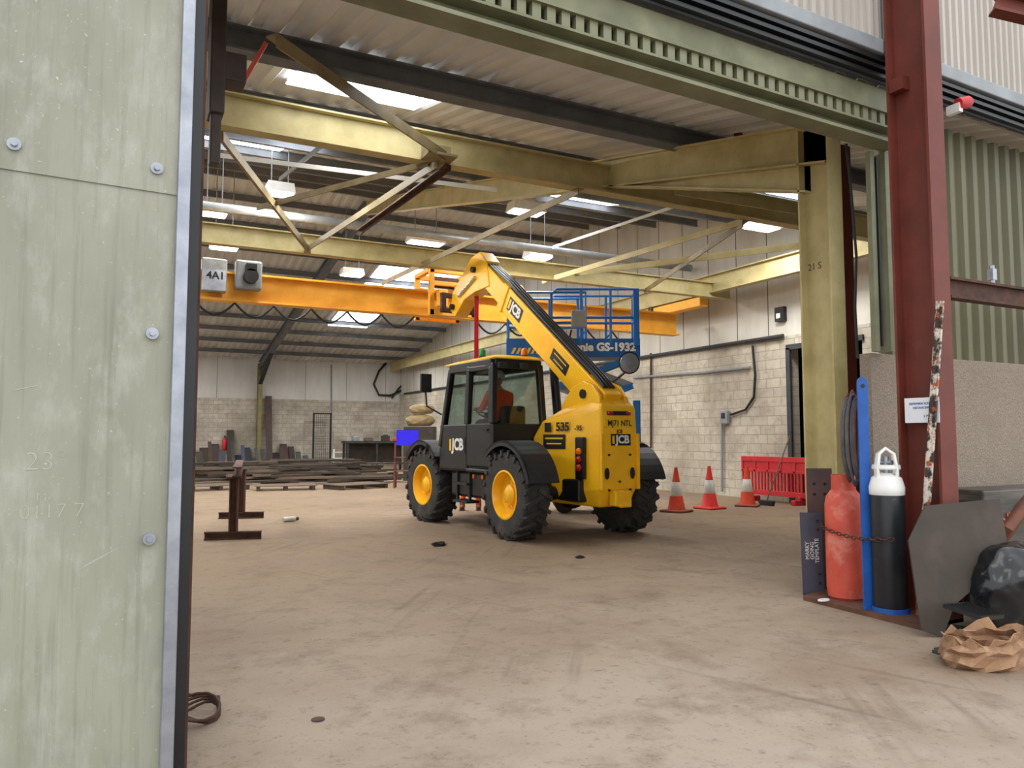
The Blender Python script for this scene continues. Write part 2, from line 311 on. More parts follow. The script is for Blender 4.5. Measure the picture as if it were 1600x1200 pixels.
# front wall right of opening
struct(MB().box((9.62, YF+.06, 1.15), (6.6, .12, 2.3)).build('wall_front', 'pebble', keep=True), 'pebble-dashed concrete wall right of the doorway', 'wall')
struct(MB().corr((6.55, YF+.06, 2.28), (1, 0, 0), 6.6, (0, 0, 1), 2.45, (0, -1, 0), .2, .05).build('wall_front_cladding', 'clad', keep=True), 'olive corrugated cladding right of the doorway', 'wall')
struct(MB().box((-3.4, YF+.15, 2.2), (7.2, .25, 4.4)).build('wall_front_left', 'clad', keep=True))
FA = R_(1.8); FPV = V((6.1, 4.6, 0))
fo = struct(MB().corr((-7, 4.5, 5.06), (1, 0, 0), 20, (0, 0, 1), 1.9, (0, -1, 0), .11, .03).build('wall_front_fascia', 'fascia', keep=True), 'pale fine-ribbed cladding above the door track', 'wall')
fo.rotation_euler = (0, 0, FA); fo.location = FPV-Matrix.Rotation(FA, 3, 'Z') @ FPV
struct(MB().box((3.5, 4.82, 5.85), (21, .05, 2.0)).build('wall_front_lining', 'fascia', keep=True))
# header + track
hz = .1
hb = thing('door_header', 'olive green steel header beam with toothed edge over the doorway', 'beam', (6.1, 4.66, 4.1), FA)
hd = MB(); hd.bar((-7, 4.66, 4.245), (6.45, 4.66, 4.245), .2, .03); hd.bar((-7, 4.7, 4.31), (6.45, 4.7, 4.31), .03, .12); hd.bar((-7, 4.64, 4.27+hz), (6.45, 4.64, 4.27+hz), .16, .02); hd.bar((-7, 4.72, 4.34+hz), (6.45, 4.72, 4.34+hz), .02, .14); hd.bar((-7, 4.6, 4.52+hz), (6.45, 4.6, 4.52+hz), .03, .22); hd.bar((-7, 4.62, 4.405+hz), (6.45, 4.62, 4.405+hz), .14, .02)
hd.build('beam', 'greenhead', hb, w=True)
t0 = MB().box((-1, 4.6, 4.335+hz), (.07, .05, .12)).build('tooth', 'greenhead', hb, w=True)
for i in range(1, 62):
    o = t0.copy(); C.objects.link(o); o.parent = hb; o.location = (i*.12, 0, 0)
tr = thing('door_track', 'dark twin-rail sliding door track running above the header', 'track', (6.1, 4.5, 4.65), FA)
for z, y in ((4.68, 4.5), (4.735, 4.47), (4.79, 4.45)): MB().bar((-7, y, z+hz), (13, y, z+hz), .05, .035).build('rail', 'black', tr, w=True)
MB().bar((-7, 4.54, 4.74+hz), (13, 4.54, 4.74+hz), .03, .2).build('back_plate', 'dark', tr, w=True)
MB().bar((-7, 4.47, 4.9+hz), (13, 4.47, 4.9+hz), .14, .13).build('cover_channel', 'grey', tr, w=True, bev=.01)
# sliding door leaf, swung slightly out of the wall line
YD = 3.72; LA = R_(4.5); PV = V((.235, YD, .02)); LN = V((math.sin(LA), -math.cos(LA), 0))
dr = bpy.data.objects.new('door_1', None); C.objects.link(dr); dr.location = PV; dr.rotation_euler = (0, 0, LA); struct(dr, 'worn green-grey sheeted sliding door leaf on the left', 'door')
def lf(x, y, off=0.):
    r = ray(x, y); p = CAM+r*((PV-CAM).dot(LN)/r.dot(LN)); return PV+Matrix.Rotation(-LA, 3, 'Z') @ (p-PV)+V((0, off, 0))
seam = lf(265, 292).z
MB().box((-1.97, YD+.03, seam/2+.01), (4.38, .03, seam)).build('lower_sheet', 'leaf', dr, w=True)
MB().box((-1.97, YD+.018, (seam-.03+4.4)/2), (4.38, .02, 4.4-seam+.03)).build('upper_sheet', 'leaf', dr, w=True)
MB().box((-1.97, YD+.09, 2.2), (4.36, .08, 4.36)).build('core', 'dark', dr, w=True)
MB().box((.235, YD-.0, 2.2), (.055, .05, 4.4)).build('edge_strip', 'galv', dr, w=True, bev=.008)
MB().box((.285, YD+.06, 2.2), (.05, .1, 4.4)).build('edge_seal', 'black', dr, w=True)
MB().box((.315, YD+.11, 2.2), (.025, .12, 4.4)).build('edge_angle', 'rust', dr, w=True)
for x, y in ((245, 263), (238, 521), (233, 842), (22, 225)):
    p = lf(x, y); MB().cyl(p+V((0, .02, 0)), p+V((0, -.004, 0)), .026, n=20).cyl(p, p+V((0, -.018, 0)), .013, n=6).build('bolt', 'galv', dr, w=True)
text('23°', .11, 'faint', lf(72, 722, .0142), (1, 0, 0), (0, 0, 1), dr, 'chalk_writing', -.03, True, ext=.0004)
text('MA', .05, 'faint', lf(72, 778, .0142), (1, 0, 0), (0, 0, 1), dr, 'chalk_writing', -.03, True, ext=.0004)
text('0117 7', .085, 'faint', lf(82, 800, .0142), (1, 0, 0), (0, 0, 1), dr, 'chalk_writing', -.03, True, ext=.0004)
for q in (((5, 45), (60, 62), (120, 48), (165, 40)), ((10, 60), (70, 75), (150, 50)), ((20, 610), (60, 602))):
    MB().tube([lf(x, y, .0145) for x, y in q], .0013, 5).build('scratch', 'faint', dr, w=True)
# ================================================================ STEELWORK
XP = 6.42
pf = thing('portal_frame', 'olive yellow steel portal frame whose column stands just inside the doorway', 'steel frame', (XP, 5.5, 0))
MB().ib((XP, 5.5, 0), (XP, 5.5, 4.75), .4, .19, up=(0, 1, 0)).build('column', 'olive', pf, w=True)
MB().ib((XP, 5.3, raf(5.3)), (XP, RIDGE, ZR), .42, .19).build('rafter', 'olive', pf, w=True)
MB().prism([(XP-.008, 5.6, raf(5.6)-.2), (XP-.008, 9.2, raf(9.2)-.2), (XP-.008, 5.6, raf(5.6)-.5)], (.016, 0, 0)).bar((XP, 5.6, raf(5.6)-.5), (XP, 9.2, raf(9.2)-.2), .19, .02).build('haunch', 'olive', pf, w=True)
MB().ib((XP, RIDGE, ZR), (XP, YB-.4, raf(YB-.4)), .42, .19).build('rafter', 'darkp', pf, w=True)
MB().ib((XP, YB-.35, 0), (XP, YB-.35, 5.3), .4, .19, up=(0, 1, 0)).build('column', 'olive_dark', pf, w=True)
MB().prism([(XP-.01, YB-.5, 5.1), (XP-.01, YB-3.6, raf(YB-3.6)-.2), (XP-.01, YB-.5, 4.2)], (.02, 0, 0)).bar((XP, YB-.5, 4.2), (XP, YB-3.6, raf(YB-3.6)-.2), .19, .02).build('haunch', 'dark', pf, w=True)
text('21 S', .1, 'rust', V((XP-.1, 5.5, 3.25)), (0, -1, 0), (0, 0, 1), pf, 'lettering', 0, True)
Y1, Y2, ZB = 9.35, 14.8, 5.22
tag(MB().ib((-6.8, Y1, 5.33), (13.9, Y1, 5.33), .42, .2).build('cross_beam', 'olive'), 'olive yellow steel beam crossing the hall nearest the doorway', 'beam')
tag(MB().ib((-6.8, Y2, ZB), (13.9, Y2, ZB), .38, .2).build('cross_beam', 'olive'), 'olive yellow steel beam crossing the hall beyond the diagonal braces', 'beam')
tag(MB().ib((13.3, 5.2, 5.38), (13.3, 40.5, 5.38), .46, .2).build('runway_beam', 'olive'), 'olive yellow crane runway beam along the right wall', 'beam')
tag(MB().ib((-6.3, 5.2, 5.38), (-6.3, 40.5, 5.38), .46, .2).build('runway_beam', 'olive'), 'olive yellow crane runway beam along the left wall', 'beam')
tag(MB().cyl((-6.8, 16.3, 6.15), (13.9, 16.3, 6.15), .1, n=16).build('duct_pipe', 'pipe', smooth=True), 'long pale grey pipe crossing under the roof above the crane', 'pipe')
for (a, b, z, w_, m, lb) in (
  ((340, 205), (480, 388), 5.12, .12, 'bronze', 'gold painted diagonal brace descending from the left door edge'),
  ((480, 388), (690, 250), 5.10, .1, 'bronze', 'dull gold diagonal brace rising to the gusset under the nearest beam'),
  ((405, 322), (672, 252), 5.14, .08, 'bronze', 'thin gold brace crossing behind the hanging lamp at left'),
  ((600, 440), (908, 294), 5.12, .1, 'bronze', 'long dull gold brace passing above the orange crane trolley'),
  ((850, 437), (1165, 342), 5.14, .1, 'olive', 'pale olive brace passing above the blue lift platform'),
  ((1010, 452), (1165, 345), 5.08, .1, 'bronze', 'steep brace meeting the pale olive brace on the right'),
  ((900, 424), (1252, 380), 5.16, .12, 'olive', 'nearly level olive brace ending at the front column'),
  ((424, 55), (690, 238), 5.2, .13, 'bronze', 'thick gold diagonal brace nearest the top of the doorway'),
  ((1050, 292), (1250, 325), 5.3, .14, 'olive', 'bright lit olive brace behind the portal haunch'),
  ((700, 258), (560, 360), 5.05, .07, 'rust', 'brown brace descending from the gusset towards the crane'),
  ((865, 385), (1056, 321), 5.7, .05, 'white', 'thin white bar slanting under the roof right of centre'),
  ((335, 240), (775, 295), 5.55, .06, 'white', 'thin pale rail hung behind the nearest lamp'),
  ((440, 278), (520, 214), 5.7, .07, 'grey', 'short grey strut beside the nearest lamp')):
    tag(MB().bar(fl(*a, z), fl(*b, z), w_, .02).bar(fl(*a, z), fl(*b, z), .02, w_, dx=w_/2, dz=-w_/2).build('roof_brace', m), lb, 'brace')
g = fl(686, 246, 5.1); tag(MB().box(g, (.4, .3, .03)).box(g+V((0, .1, .1)), (.4, .03, .2)).build('gusset_plate', 'bronze'), 'steel gusset plate where braces meet under the nearest beam', 'plate')
p = aY(345, 120, 5.6); bk = MB(); bk.box(p+V((-.03, 0, .2)), (.1, .22, 1.0)); bk.box(p+V((.08, 0, .05)), (.16, .2, .2)); bk.box(p+V((-.03, -.02, -.45)), (.07, .1, .4))
tag(bk.build('beam_bracket', 'brkt', bev=.01), 'dark bolted steel bracket beside the top of the sliding door', 'bracket')
tag(MB().bar(aY(415, 68, 5.7), aY(380, 128, 5.7), .05, .03).build('tie_bar', 'redgas'), 'short red tie bar beside the dark bracket', 'bar')
p = aY(1158, 205, 7.4); tag(MB().box(p, (.18, .1, .3)).box(p+V((.2, 0, .02)), (.16, .1, .14)).cyl(p+V((.05, -.06, 0)), p+V((.05, .06, 0)), .09, n=12).build('beam_clamp', 'maroon', bev=.01), 'maroon clamp on the dark beam near the front column', 'clamp')
tag(MB().ib((6.8, 5.55, 0), (6.8, 5.55, 4.6), .16, .14, up=(0, 1, 0)).build('door_post', 'maroon'), 'slim maroon steel post right behind the olive column', 'post')
CX, CY = 6.1, 4.19
mc = thing('front_column', 'large maroon steel column standing outside right of the doorway', 'column', (CX, CY, 0))
MB().ib((CX, CY, 0), (CX, CY, 6.6), .38, .21, up=(0, 1, 0), tf=.024).build('shaft', 'maroon', mc, w=True)
MB().box((CX, CY, .015), (.21, .38, .03)).build('base_plate', 'rust', mc, w=True)
MB().box((CX-.04, CY+.1, 4.6), (.13, .14, .12)).build('cleat', 'maroon', mc, w=True)
tag(MB().ib((CX+.12, 4.05, 2.77), (9.6, 4.05, 2.77), .18, .1).build('side_rail', 'rust'), 'rusty horizontal steel rail right of the maroon column', 'rail')
p = V((6.85, 4.03, 2.86)); tag(MB().cyl(p, p+V((0, 0, .16)), .022, n=8).box(p+V((0, 0, .08)), (.06, .05, .1)).build('rail_bolt', 'galv'), 'small metal fitting standing on the rusty rail', 'fitting')
p = aY(1592, 25, 3.2); tag(MB().ib(p+V((-.12, .1, .12)), p+V((1.2, -.9, -.5)), .15, .12).build('canopy_strut', 'maroon'), 'maroon canopy strut at the top right corner', 'strut')
p = aY(1505, 161, 4.05); al = thing('alarm_lamp', 'red lamp on a white bracket beside the maroon column', 'lamp', p); MB().lathe([(.05, -.06), (.055, .05), (.04, .075), (.0, .08)], (0, 0, 0), (.95, -.2, .25)).build('lens', 'red', al, smooth=True); MB().box((-.05, .05, -.05), (.05, .12, .08)).build('bracket', 'white', al)
gd = thing('door_guide', 'grey-green steel door guide hanging beside the front column', 'guide', (6.28, 4.78, 2.3))
for x, ww, m in ((6.27, .05, 'greenhead'), (6.42, .14, 'greenhead')): MB().bar((x, 4.78, 2.3), (x, 4.78, 4.2), ww, .06).build('channel', m, gd, w=True)
MB().bar((6.32, 4.75, 2.35), (6.32, 4.75, 4.15), .02, .02).build('cable', 'cable', gd, w=True)
tag(MB().tube([aY(x, y, 4.95) for x, y in ((1322, 225), (1330, 300), (1338, 400), (1336, 480), (1340, 560))], .014, 6).build('hanging_cable', 'cable', smooth=True), 'black cable hanging beside the slim maroon post', 'cable')
# ceiling lamps, then added fill lights without fittings
for x, y, z, wd, lb in ((560, 230, 5.95, .9, 'large bright boxed lamp hung nearest the doorway'), (437, 303, 6.4, .55, 'small boxed lamp above the gold braces at left'), (822, 332, 6.4, .8, 'boxed lamp hung above the telescopic boom head'), (665, 380, 6.4, .95, 'boxed lamp hung above the orange trolley'), (1190, 356, 6.0, .8, 'boxed lamp nearest the olive column on the right'), (350, 388, 6.4, .7, 'boxed lamp nearest the sliding door edge'), (550, 430, 6.5, .7, 'farthest boxed lamp over the left of the crane'), (840, 403, 6.2, .7, 'boxed lamp between the pipe and the boom head'), (335, 335, 6.2, .5, 'boxed lamp half hidden by the sliding door edge')):
    p = fl(x, y, z); t = thing('ceiling_lamp', lb, 'lamp', p)
    MB().loft([[(-wd/2, -.22, 0), (wd/2, -.22, 0), (wd/2, .22, 0), (-wd/2, .22, 0)], [(-wd/2.2, -.18, .2), (wd/2.2, -.18, .2), (wd/2.2, .18, .2), (-wd/2.2, .18, .2)]]).build('housing', 'white', t)
    MB().box((0, 0, -.012), (wd*.9, .36, .02)).build('diffuser', 'lit', t)
    h = roofz(p.y)-p.z
    for sx in (-.3, .3): MB().cyl((wd*sx, 0, .2), (wd*sx, 0, h), .012, n=6).build('hanger', 'grey', t)
    lampl('lamp_or_fill_light', p+V((0, 0, -.03)), wd*.85, .32, 130)
for x, y in ((1, 22), (8, 22), (1, 30), (8, 30), (11, 36), (2, 36), (-3, 13), (-3, 24)): lampl('lamp_or_fill_light', (x, y, roofz(y)-.9), .9, .4, 170)  # added area lights with no fittings, filling the hall with light
# ================================================================ CRANE
YC = 16.1
cr = thing('bridge_crane', 'orange overhead travelling crane girder spanning the workshop', 'crane', (3.5, YC, 4.2))
MB().ib((-6.2, YC, 4.5), (13.2, YC, 4.5), .58, .3, tf=.04).build('girder', 'orange', cr, w=True)
for x in (13.3, -6.3):
    MB().box((x, YC+.2, 4.98), (.28, 2.4, .24)).build('end_carriage', 'orange', cr, w=True, bev=.02)
    MB().cyl((x-.2, YC+1., 5.05), (x+.2, YC+1., 5.05), .09).build('drive_motor', 'black', cr, w=True)
p = aY(334, 431, 15.85); MB().box(p, (.46, .25, .64)).build('control_cabinet', 'galv', cr, w=True, bev=.02)
text('4A1', .2, 'inkblack', p+V((.02, -.13, -.02)), (1, 0, 0), (0, 0, 1), cr, 'lettering', .03, True)
p = aY(388, 431, 15.85); MB().box(p, (.5, .25, .58)).build('motor_cabinet', 'grey', cr, w=True, bev=.04); MB().cyl(p+V((.02, -.1, -.05)), p+V((.02, -.3, -.05)), .14, n=18).box(p+V((.02, -.2, .12)), (.2, .2, .14)).build('motor', 'matt', cr, w=True, smooth=True)
for i in range(17):
    x = -1.0+i*.75
    if 5.8 < x+.4 < 7.3: continue
    pts = [V((x+.75*k_/10, YC-.2, 4.2-.26*math.sin(math.pi*k_/10)-.04)) for k_ in range(11)]
    MB().tube(pts, .022, 6).build('festoon_cable', 'cable', cr, w=True, smooth=True)
ht = thing('hoist_trolley', 'orange framed hoist trolley riding on the crane girder', 'hoist', (6.55, YC, 4.2))
f = MB()
for sy in (-.45, .45):
    for sx in (-.5, .5): f.box((sx, sy, .5), (.12, .1, 1.05))
    f.box((0, sy, .98), (1.1, .1, .12)); f.box((0, sy, .05), (1.1, .1, .14)); f.box((0, sy, .7), (1.0, .07, .1))
for sx in (-.5, .5): f.box((sx, 0, 1.0), (.12, .9, .1))
f.build('frame', 'orange', ht, bev=.012)
MB().cyl((-.35, 0, .82), (.3, 0, .82), .13, n=20).cyl((.3, 0, .82), (.48, 0, .82), .1, n=14).build('drum', 'rust', ht, smooth=True)
for c, d in (((.2, -.55, .55), (.35, .16, .28)), ((-.28, -.55, .35), (.25, .14, .4))): MB().box(c, d).build('gear_case', 'orange', ht, bev=.03)
# ================================================================ TELEHANDLER
T = thing('telehandler', 'yellow and black telescopic handler with raised boom in the middle of the workshop', 'telehandler', (6.3, 10.25, 0), R_(3.5))
def make_wheel():
    b = MB(); b.lathe([(.3, 0), (.34, -.17), (.36, -.2), (.5, -.215), (.6, -.205), (.625, -.18), (.63, 0), (.625, .18), (.6, .205), (.5, .215), (.36, .2), (.34, .17), (.3, 0)], (0, 0, 0), (1, 0, 0), 40, cap=False)
    for s in (-1, 1):
        for k in range(20):
            a = 2*math.pi*(k+(.5 if s > 0 else 0))/20; a2 = a+.2
            P = lambda an, x, r: V((x, math.cos(an)*r, math.sin(an)*r))
            b.bar(P(a, -.012*s, .648), P(a2, .205*s, .642), .055, .05, up=P((a+a2)/2, 0, 1))
            b.bar(P(a2, .205*s, .642), P(a2+.04, .222*s, .56), .05, .03, up=(1, 0, 0))
    w = b.build('wheel', 'rubber', T, smooth=True)
    r = MB().lathe([(.345, .0), (.365, .205), (.34, .21), (.325, .17), (.3, .07), (.22, .05), (.19, .08), (.0, .08)], (0, 0, 0), (-1, 0, 0), 32).build('rim', 'yellow', w, smooth=True)
    h = MB().lathe([(.14, .06), (.14, .12), (.1, .15), (0, .15)], (0, 0, 0), (-1, 0, 0), 20)
    for k in range(10): a = k*.6283; h.cyl((-.06, .185*math.cos(a), .185*math.sin(a)), (-.105, .185*math.cos(a), .185*math.sin(a)), .018, n=6)
    h.build('hub', 'yellow', w, smooth=True); return w
w0 = make_wheel(); w0.location = (-1.0, 0, .66)
for u, v, rz in ((-1.0, 2.95, .06), (1.0, 0, math.pi), (1.0, 2.95, math.pi+.06)): dup(w0, (u, v, .66), rz)
def fender(u0, u1, v, a0, a1, name='fender'):
    b = MB(); n = 14; out = []
    for i in range(n+1):
        a = R_(a0+(a1-a0)*i/n); out.append(V((0, math.cos(a), math.sin(a))))
    o = V((0, v, .66))
    for d0, d1 in zip(out, out[1:]):
        b.loft([[o+d0*.77+V((u0, 0, 0)), o+d0*.80+V((u0, 0, 0)), o+d0*.80+V((u1, 0, 0)), o+d0*.77+V((u1, 0, 0))], [o+d1*.77+V((u0, 0, 0)), o+d1*.80+V((u0, 0, 0)), o+d1*.80+V((u1, 0, 0)), o+d1*.77+V((u1, 0, 0))]])
        ue = u0 if u0 < 0 else u1-.02
        b.loft([[o+d0*.72+V((ue, 0, 0)), o+d0*.80+V((ue, 0, 0)), o+d0*.80+V((ue+.02, 0, 0)), o+d0*.72+V((ue+.02, 0, 0))], [o+d1*.72+V((ue, 0, 0)), o+d1*.80+V((ue, 0, 0)), o+d1*.80+V((ue+.02, 0, 0)), o+d1*.72+V((ue+.02, 0, 0))]])
    bmesh.ops.remove_doubles(b.bm, verts=b.bm.verts[:], dist=1e-4)
    b.build(name, 'matt', T, smooth=True)
fender(-1.25, -.74, 0, 48, 165); fender(.74, 1.25, 0, 48, 165); fender(-1.25, -.78, 2.95, 35, 140); fender(.78, 1.25, 2.95, 35, 140)
MB().box((.05, 1.45, .72), (.7, 4.1, .34)).box((.05, 3.5, .7), (.9, .3, .5)).build('chassis', 'black', T, bev=.03)
for v in (0, 2.95):
    MB().cyl((-.85, v, .66), (.85, v, .66), .11).sph((0, v, .6), (.24, .2, .2)).build('axle', 'black', T, smooth=True)
MB().loft([[(-.05, -.78, .48), (.5, -.78, .48), (.55, .4, .52), (-.42, .4, .52)], [(-.12, -.9, .75), (.55, -.9, .75), (.58, .4, .65), (-.45, .4, .65)], [(-.12, -.93, 1.55), (.55, -.93, 1.55), (.6, .4, 1.5), (-.45, .4, 1.5)], [(-.1, -.9, 1.95), (.55, -.9, 1.95), (.55, .25, 1.85), (-.38, .25, 1.75)], [(-.03, -.8, 2.08), (.5, -.8, 2.08), (.48, .1, 1.98), (-.12, .05, 1.95)]]).build('rear_body', 'yellow', T, bev=.03)
for u in (-.12, .55): MB().box((u, -.935, 1.15), (.05, .06, .82)).build('rear_flange', 'yellow', T, bev=.012)
cheek = [(-.86, 1.75), (-.84, 2.1), (-.68, 2.28), (-.45, 2.36), (-.15, 2.28), (.15, 2.0), (.15, 1.75)]
for u in (-.08, .4): MB().prism([(u, a, b) for a, b in cheek], (.06, 0, 0)).build('boom_support', 'yellow', T, bev=.015)
MB().cyl((-.11, -.45, 2.16), (.49, -.45, 2.16), .07).build('pivot_pin', 'black', T, smooth=True)
BU = .19; th = math.atan2(2.56, 3.5); A = V((0, math.cos(th), math.sin(th))); NB = V((0, -math.sin(th), math.cos(th))); P0 = V((BU, -.5, 2.1)); P1 = P0+A*4.33
MB().bar(P0-A*.26, P0+A*3.38, .32, .48, up=NB).bar(P0+A*3.2, P0+A*3.4, .37, .52, up=NB).build('outer_boom', 'yellow', T, bev=.02)
MB().bar(P0+A*3.1, P1, .26, .4, up=NB).build('inner_boom', 'yellow', T, bev=.015)
nose = [(2.72, 4.36), (2.82, 4.86), (3.1, 5.1), (3.44, 5.06), (4.28, 4.48), (4.38, 4.12), (4.16, 3.98), (3.74, 4.26), (3.3, 4.34)]
MB().prism([(BU-.15, a, b) for a, b in nose], (.3, 0, 0)).build('boom_head', 'yellow', T, bev=.015)
for v, w_ in ((4.22, 4.18), (3.3, 4.78)): MB().cyl((BU-.22, v, w_), (BU+.22, v, w_), .06).build('head_pin', 'black', T, smooth=True)
MB().cyl((BU-.17, 3.25, 4.62), (BU-.17, 3.95, 4.36), .035).build('tilt_ram', 'chrome', T, smooth=True)
f = MB()
for u in (-.1, .6): f.bar((u, 4.42, 4.1), (u, 4.42, 4.5), .1, .1, up=(0, 1, 0))
for w_ in (4.14, 4.45): f.bar((-.15, 4.44, w_), (.65, 4.44, w_), .08, .1)
f.build('fork_carriage', 'rust', T, bev=.01)
for i, (du, rr) in enumerate(((-.1, .02), (-.04, .024), (.03, .024), (.09, .02))):
    o = V((du, 0, 0)); MB().tube([P0+o-A*.1+NB*.255, P0+o+A*.2+NB*.275, P0+o+A*2.6+NB*.275, P0+o+A*3.45+NB*.27, P1+o+NB*.22, P1+o+A*.25+NB*.16], rr, 8).build('hydraulic_hose', 'black', T, smooth=True)
MB().bar(P0+A*.3+NB*.248, P0+A*3.3+NB*.248, .25, .016, up=NB).build('hose_tray', 'matt', T)
MB().cyl((BU, .55, 1.2), P0+A*1.35-NB*.29, .075).build('lift_ram', 'black', T, smooth=True); MB().cyl(P0+A*1.35-NB*.29, P0+A*1.75-NB*.25, .045).build('ram_rod', 'chrome', T, smooth=True)
L_ = V((-.163, 0, 0))
def decal(c, x, up, w_, h_, m='black'):
    x, up = V(x).normalized(), V(up).normalized(); n = x.cross(up)
    return MB().prism([V(c)-x*w_/2-up*h_/2, V(c)+x*w_/2-up*h_/2, V(c)+x*w_/2+up*h_/2, V(c)-x*w_/2+up*h_/2], n*.004).build('decal', m, T)
def jcb(c, x, up, h_):
    x, up = V(x).normalized(), V(up).normalized(); n = x.cross(up); decal(c, x, up, h_*2.6, h_*1.2)
    decal(V(c)+n*.003-x*h_*1.0, x, up, h_*.3, h_*.85, 'numplate'); text('JCB', h_*1.15, 'white', V(c)+n*.007+x*h_*.2, x, up, T, bold=.035)
jcb(P0+L_+A*2.8+NB*.02, -A, NB, .21)
decal(P0+L_+A*1.05, -A, NB, .55, .2)
for dn, ln in ((.045, .42), (-.045, .32)): decal(P0+L_+A*1.05+V((-.005, 0, 0))+NB*dn, -A, NB, ln, .018, 'numplate')
# rear face
bx = (1, 0, 0); bu = (0, 0, 1); vr = -.937
MB().box((.215, vr+.01, 1.71), (.54, .02, .12)).build('number_plate', 'numplate', T); text('MJ71 NTL', .115, 'black', (.215, vr-.003, 1.71), bx, bu, T, bold=.02, sx=.92)
jcb((.235, vr, 1.47), bx, bu, .14)
MB().box((.215, vr+.02, 1.86), (.42, .05, .06)).build('light_bar', 'black', T, bev=.01)
for u in (.05, .38): MB().sph((u, vr+.0, 1.86), (.05, .03, .03)).build('plate_lamp', 'redlens', T, smooth=True)
for u in (-.02, .45):
    MB().prism([(u+.04*math.cos(a*.3927), vr-.004, .98+.085*math.sin(a*.3927)) for a in range(16)], (0, .012, 0)).build('tie_down_slot', 'black', T)
for u, z in ((.02, 1.25), (.41, 1.25), (.215, .86), (.02, .74), (.41, .74)): MB().cyl((u, vr+.02, z), (u, vr-.008, z), .016, n=8).build('rear_bolt', 'matt', T)
text('JCB', .07, 'black', (.215, vr-.001, 1.59), bx, bu, T, bold=.02)
MB().box((.2, -.96, .62), (.3, .16, .22)).cyl((.2, -1.0, .5), (.2, -1.0, .74), .035).box((.2, -1.02, .52), (.2, .16, .05)).build('tow_hitch', 'yellow', T, bev=.02)
# left rear flank
fa, fb = V((-.45, .4, 0)), V((-.12, -.92, 0)); fd = (fb-fa).normalized(); fn = fd.cross(V((0, 0, 1)))
def fp(t, w_, off=.004): return fa+(fb-fa)*t+V((0, 0, w_))+fn*off
text('535', .18, 'black', fp(.47, 1.66, .02), fd, bu, T, bold=.035); text('-95', .11, 'black', fp(.7, 1.64, .02), fd, bu, T, bold=.02); decal(fp(.25, 1.66, .02), fd, bu, .13, .14, 'black')
decal(fp(.34, 1.44, .01), fd, bu, .45, .22); decal(fp(.34, 1.49, .016), fd, bu, .36, .025, 'numplate'); decal(fp(.34, 1.41, .016), fd, bu, .3, .02, 'numplate')
c = fp(.74, 1.2, .03); RR = Matrix((fd, -fn, V((0, 0, 1)))).transposed()
tl = MB().box(c, (.17, .08, .62), RR).build('lamp_cluster', 'black', T, bev=.02)
for dz, m in ((.1, 'amber'), (-.02, 'redlens'), (-.14, 'redlens')): MB().lathe([(.05, 0), (.05, .02), (.03, .035), (0, .038)], c+V((0, 0, dz))+fn*.04, fn, 18).build('lens', m, tl, smooth=True)
# engine pod
MB().loft([[(.72, .75, .75), (1.2, .75, .75), (1.2, 2.2, .75), (.72, 2.2, .75)], [(.62, .7, 1.5), (1.2, .7, 1.5), (1.2, 2.3, 1.4), (.62, 2.3, 1.4)], [(.62, .8, 1.75), (1.1, .8, 1.72), (1.1, 2.1, 1.55), (.62, 2.1, 1.6)]]).build('engine_cover', 'yellow', T, bev=.04)
MB().tube([(.8, .85, 1.7), (.8, .85, 2.15), (.8, .78, 2.25)], .05, 10).build('exhaust_pipe', 'matt', T, smooth=True)
# cab
u0, u1, v0, v1, zf, zb, zt = -1.17, -.2, .42, 2.3, .95, 1.72, 2.66
b = MB(); b.box(((u0+u1)/2, (v0+v1)/2, zf+.03), (u1-u0, v1-v0, .06)); b.box((u0+.025, 1.78, (zf+zb)/2), (.05, 1.0, zb-zf)); b.box((u1-.025, (v0+v1)/2, (zf+zb)/2), (.05, v1-v0, zb-zf)); b.box(((u0+u1)/2, v0+.03, (zf+zb)/2), (u1-u0, .06, zb-zf)); b.box(((u0+u1)/2, v1-.03, (zf+1.35)/2), (u1-u0, .06, 1.35-zf))
b.build('cab_body', 'black', T, bev=.02)
dj = MB().box((u0+.02, .86, (1.05+zb)/2), (.05, .8, zb-1.05)).bar((u0+.02, 1.25, zb), (u0+.03, 1.22, zt-.06), .07, .08, up=(1, 0, 0)).bar((u0+.02, .48, zb), (u0+.06, .55, zt-.06), .07, .08, up=(1, 0, 0)).bar((u0+.03, 1.22, zt-.06), (u0+.06, .55, zt-.06), .06, .08).build('door', 'black', T, bev=.012)
MB().box((u0-.02, .6, 1.62), (.03, .14, .03)).build('handle', 'matt', dj)
f = MB()
for (p, q) in (((u0+.03, v1-.03, 1.35), (u0+.08, 1.98, zt)), ((u1-.03, v1-.03, 1.35), (u1-.06, 1.98, zt)), ((u0+.03, v0+.03, zb), (u0+.08, v0+.1, zt)), ((u1-.03, v0+.03, zb), (u1-.06, v0+.1, zt)), ((u0+.03, 1.3, zb), (u0+.07, 1.28, zt))): f.bar(p, q, .1, .1, up=(1, 0, 0))
for (p, q) in (((u0+.08, v0+.1, zt), (u0+.08, 1.98, zt)), ((u1-.06, v0+.1, zt), (u1-.06, 1.98, zt)), ((u0+.08, v0+.1, zt), (u1-.06, v0+.1, zt)), ((u0+.08, 1.98, zt), (u1-.06, 1.98, zt))): f.bar(p, q, .11, .15)
f.build('cab_frame', 'black', T, bev=.015)
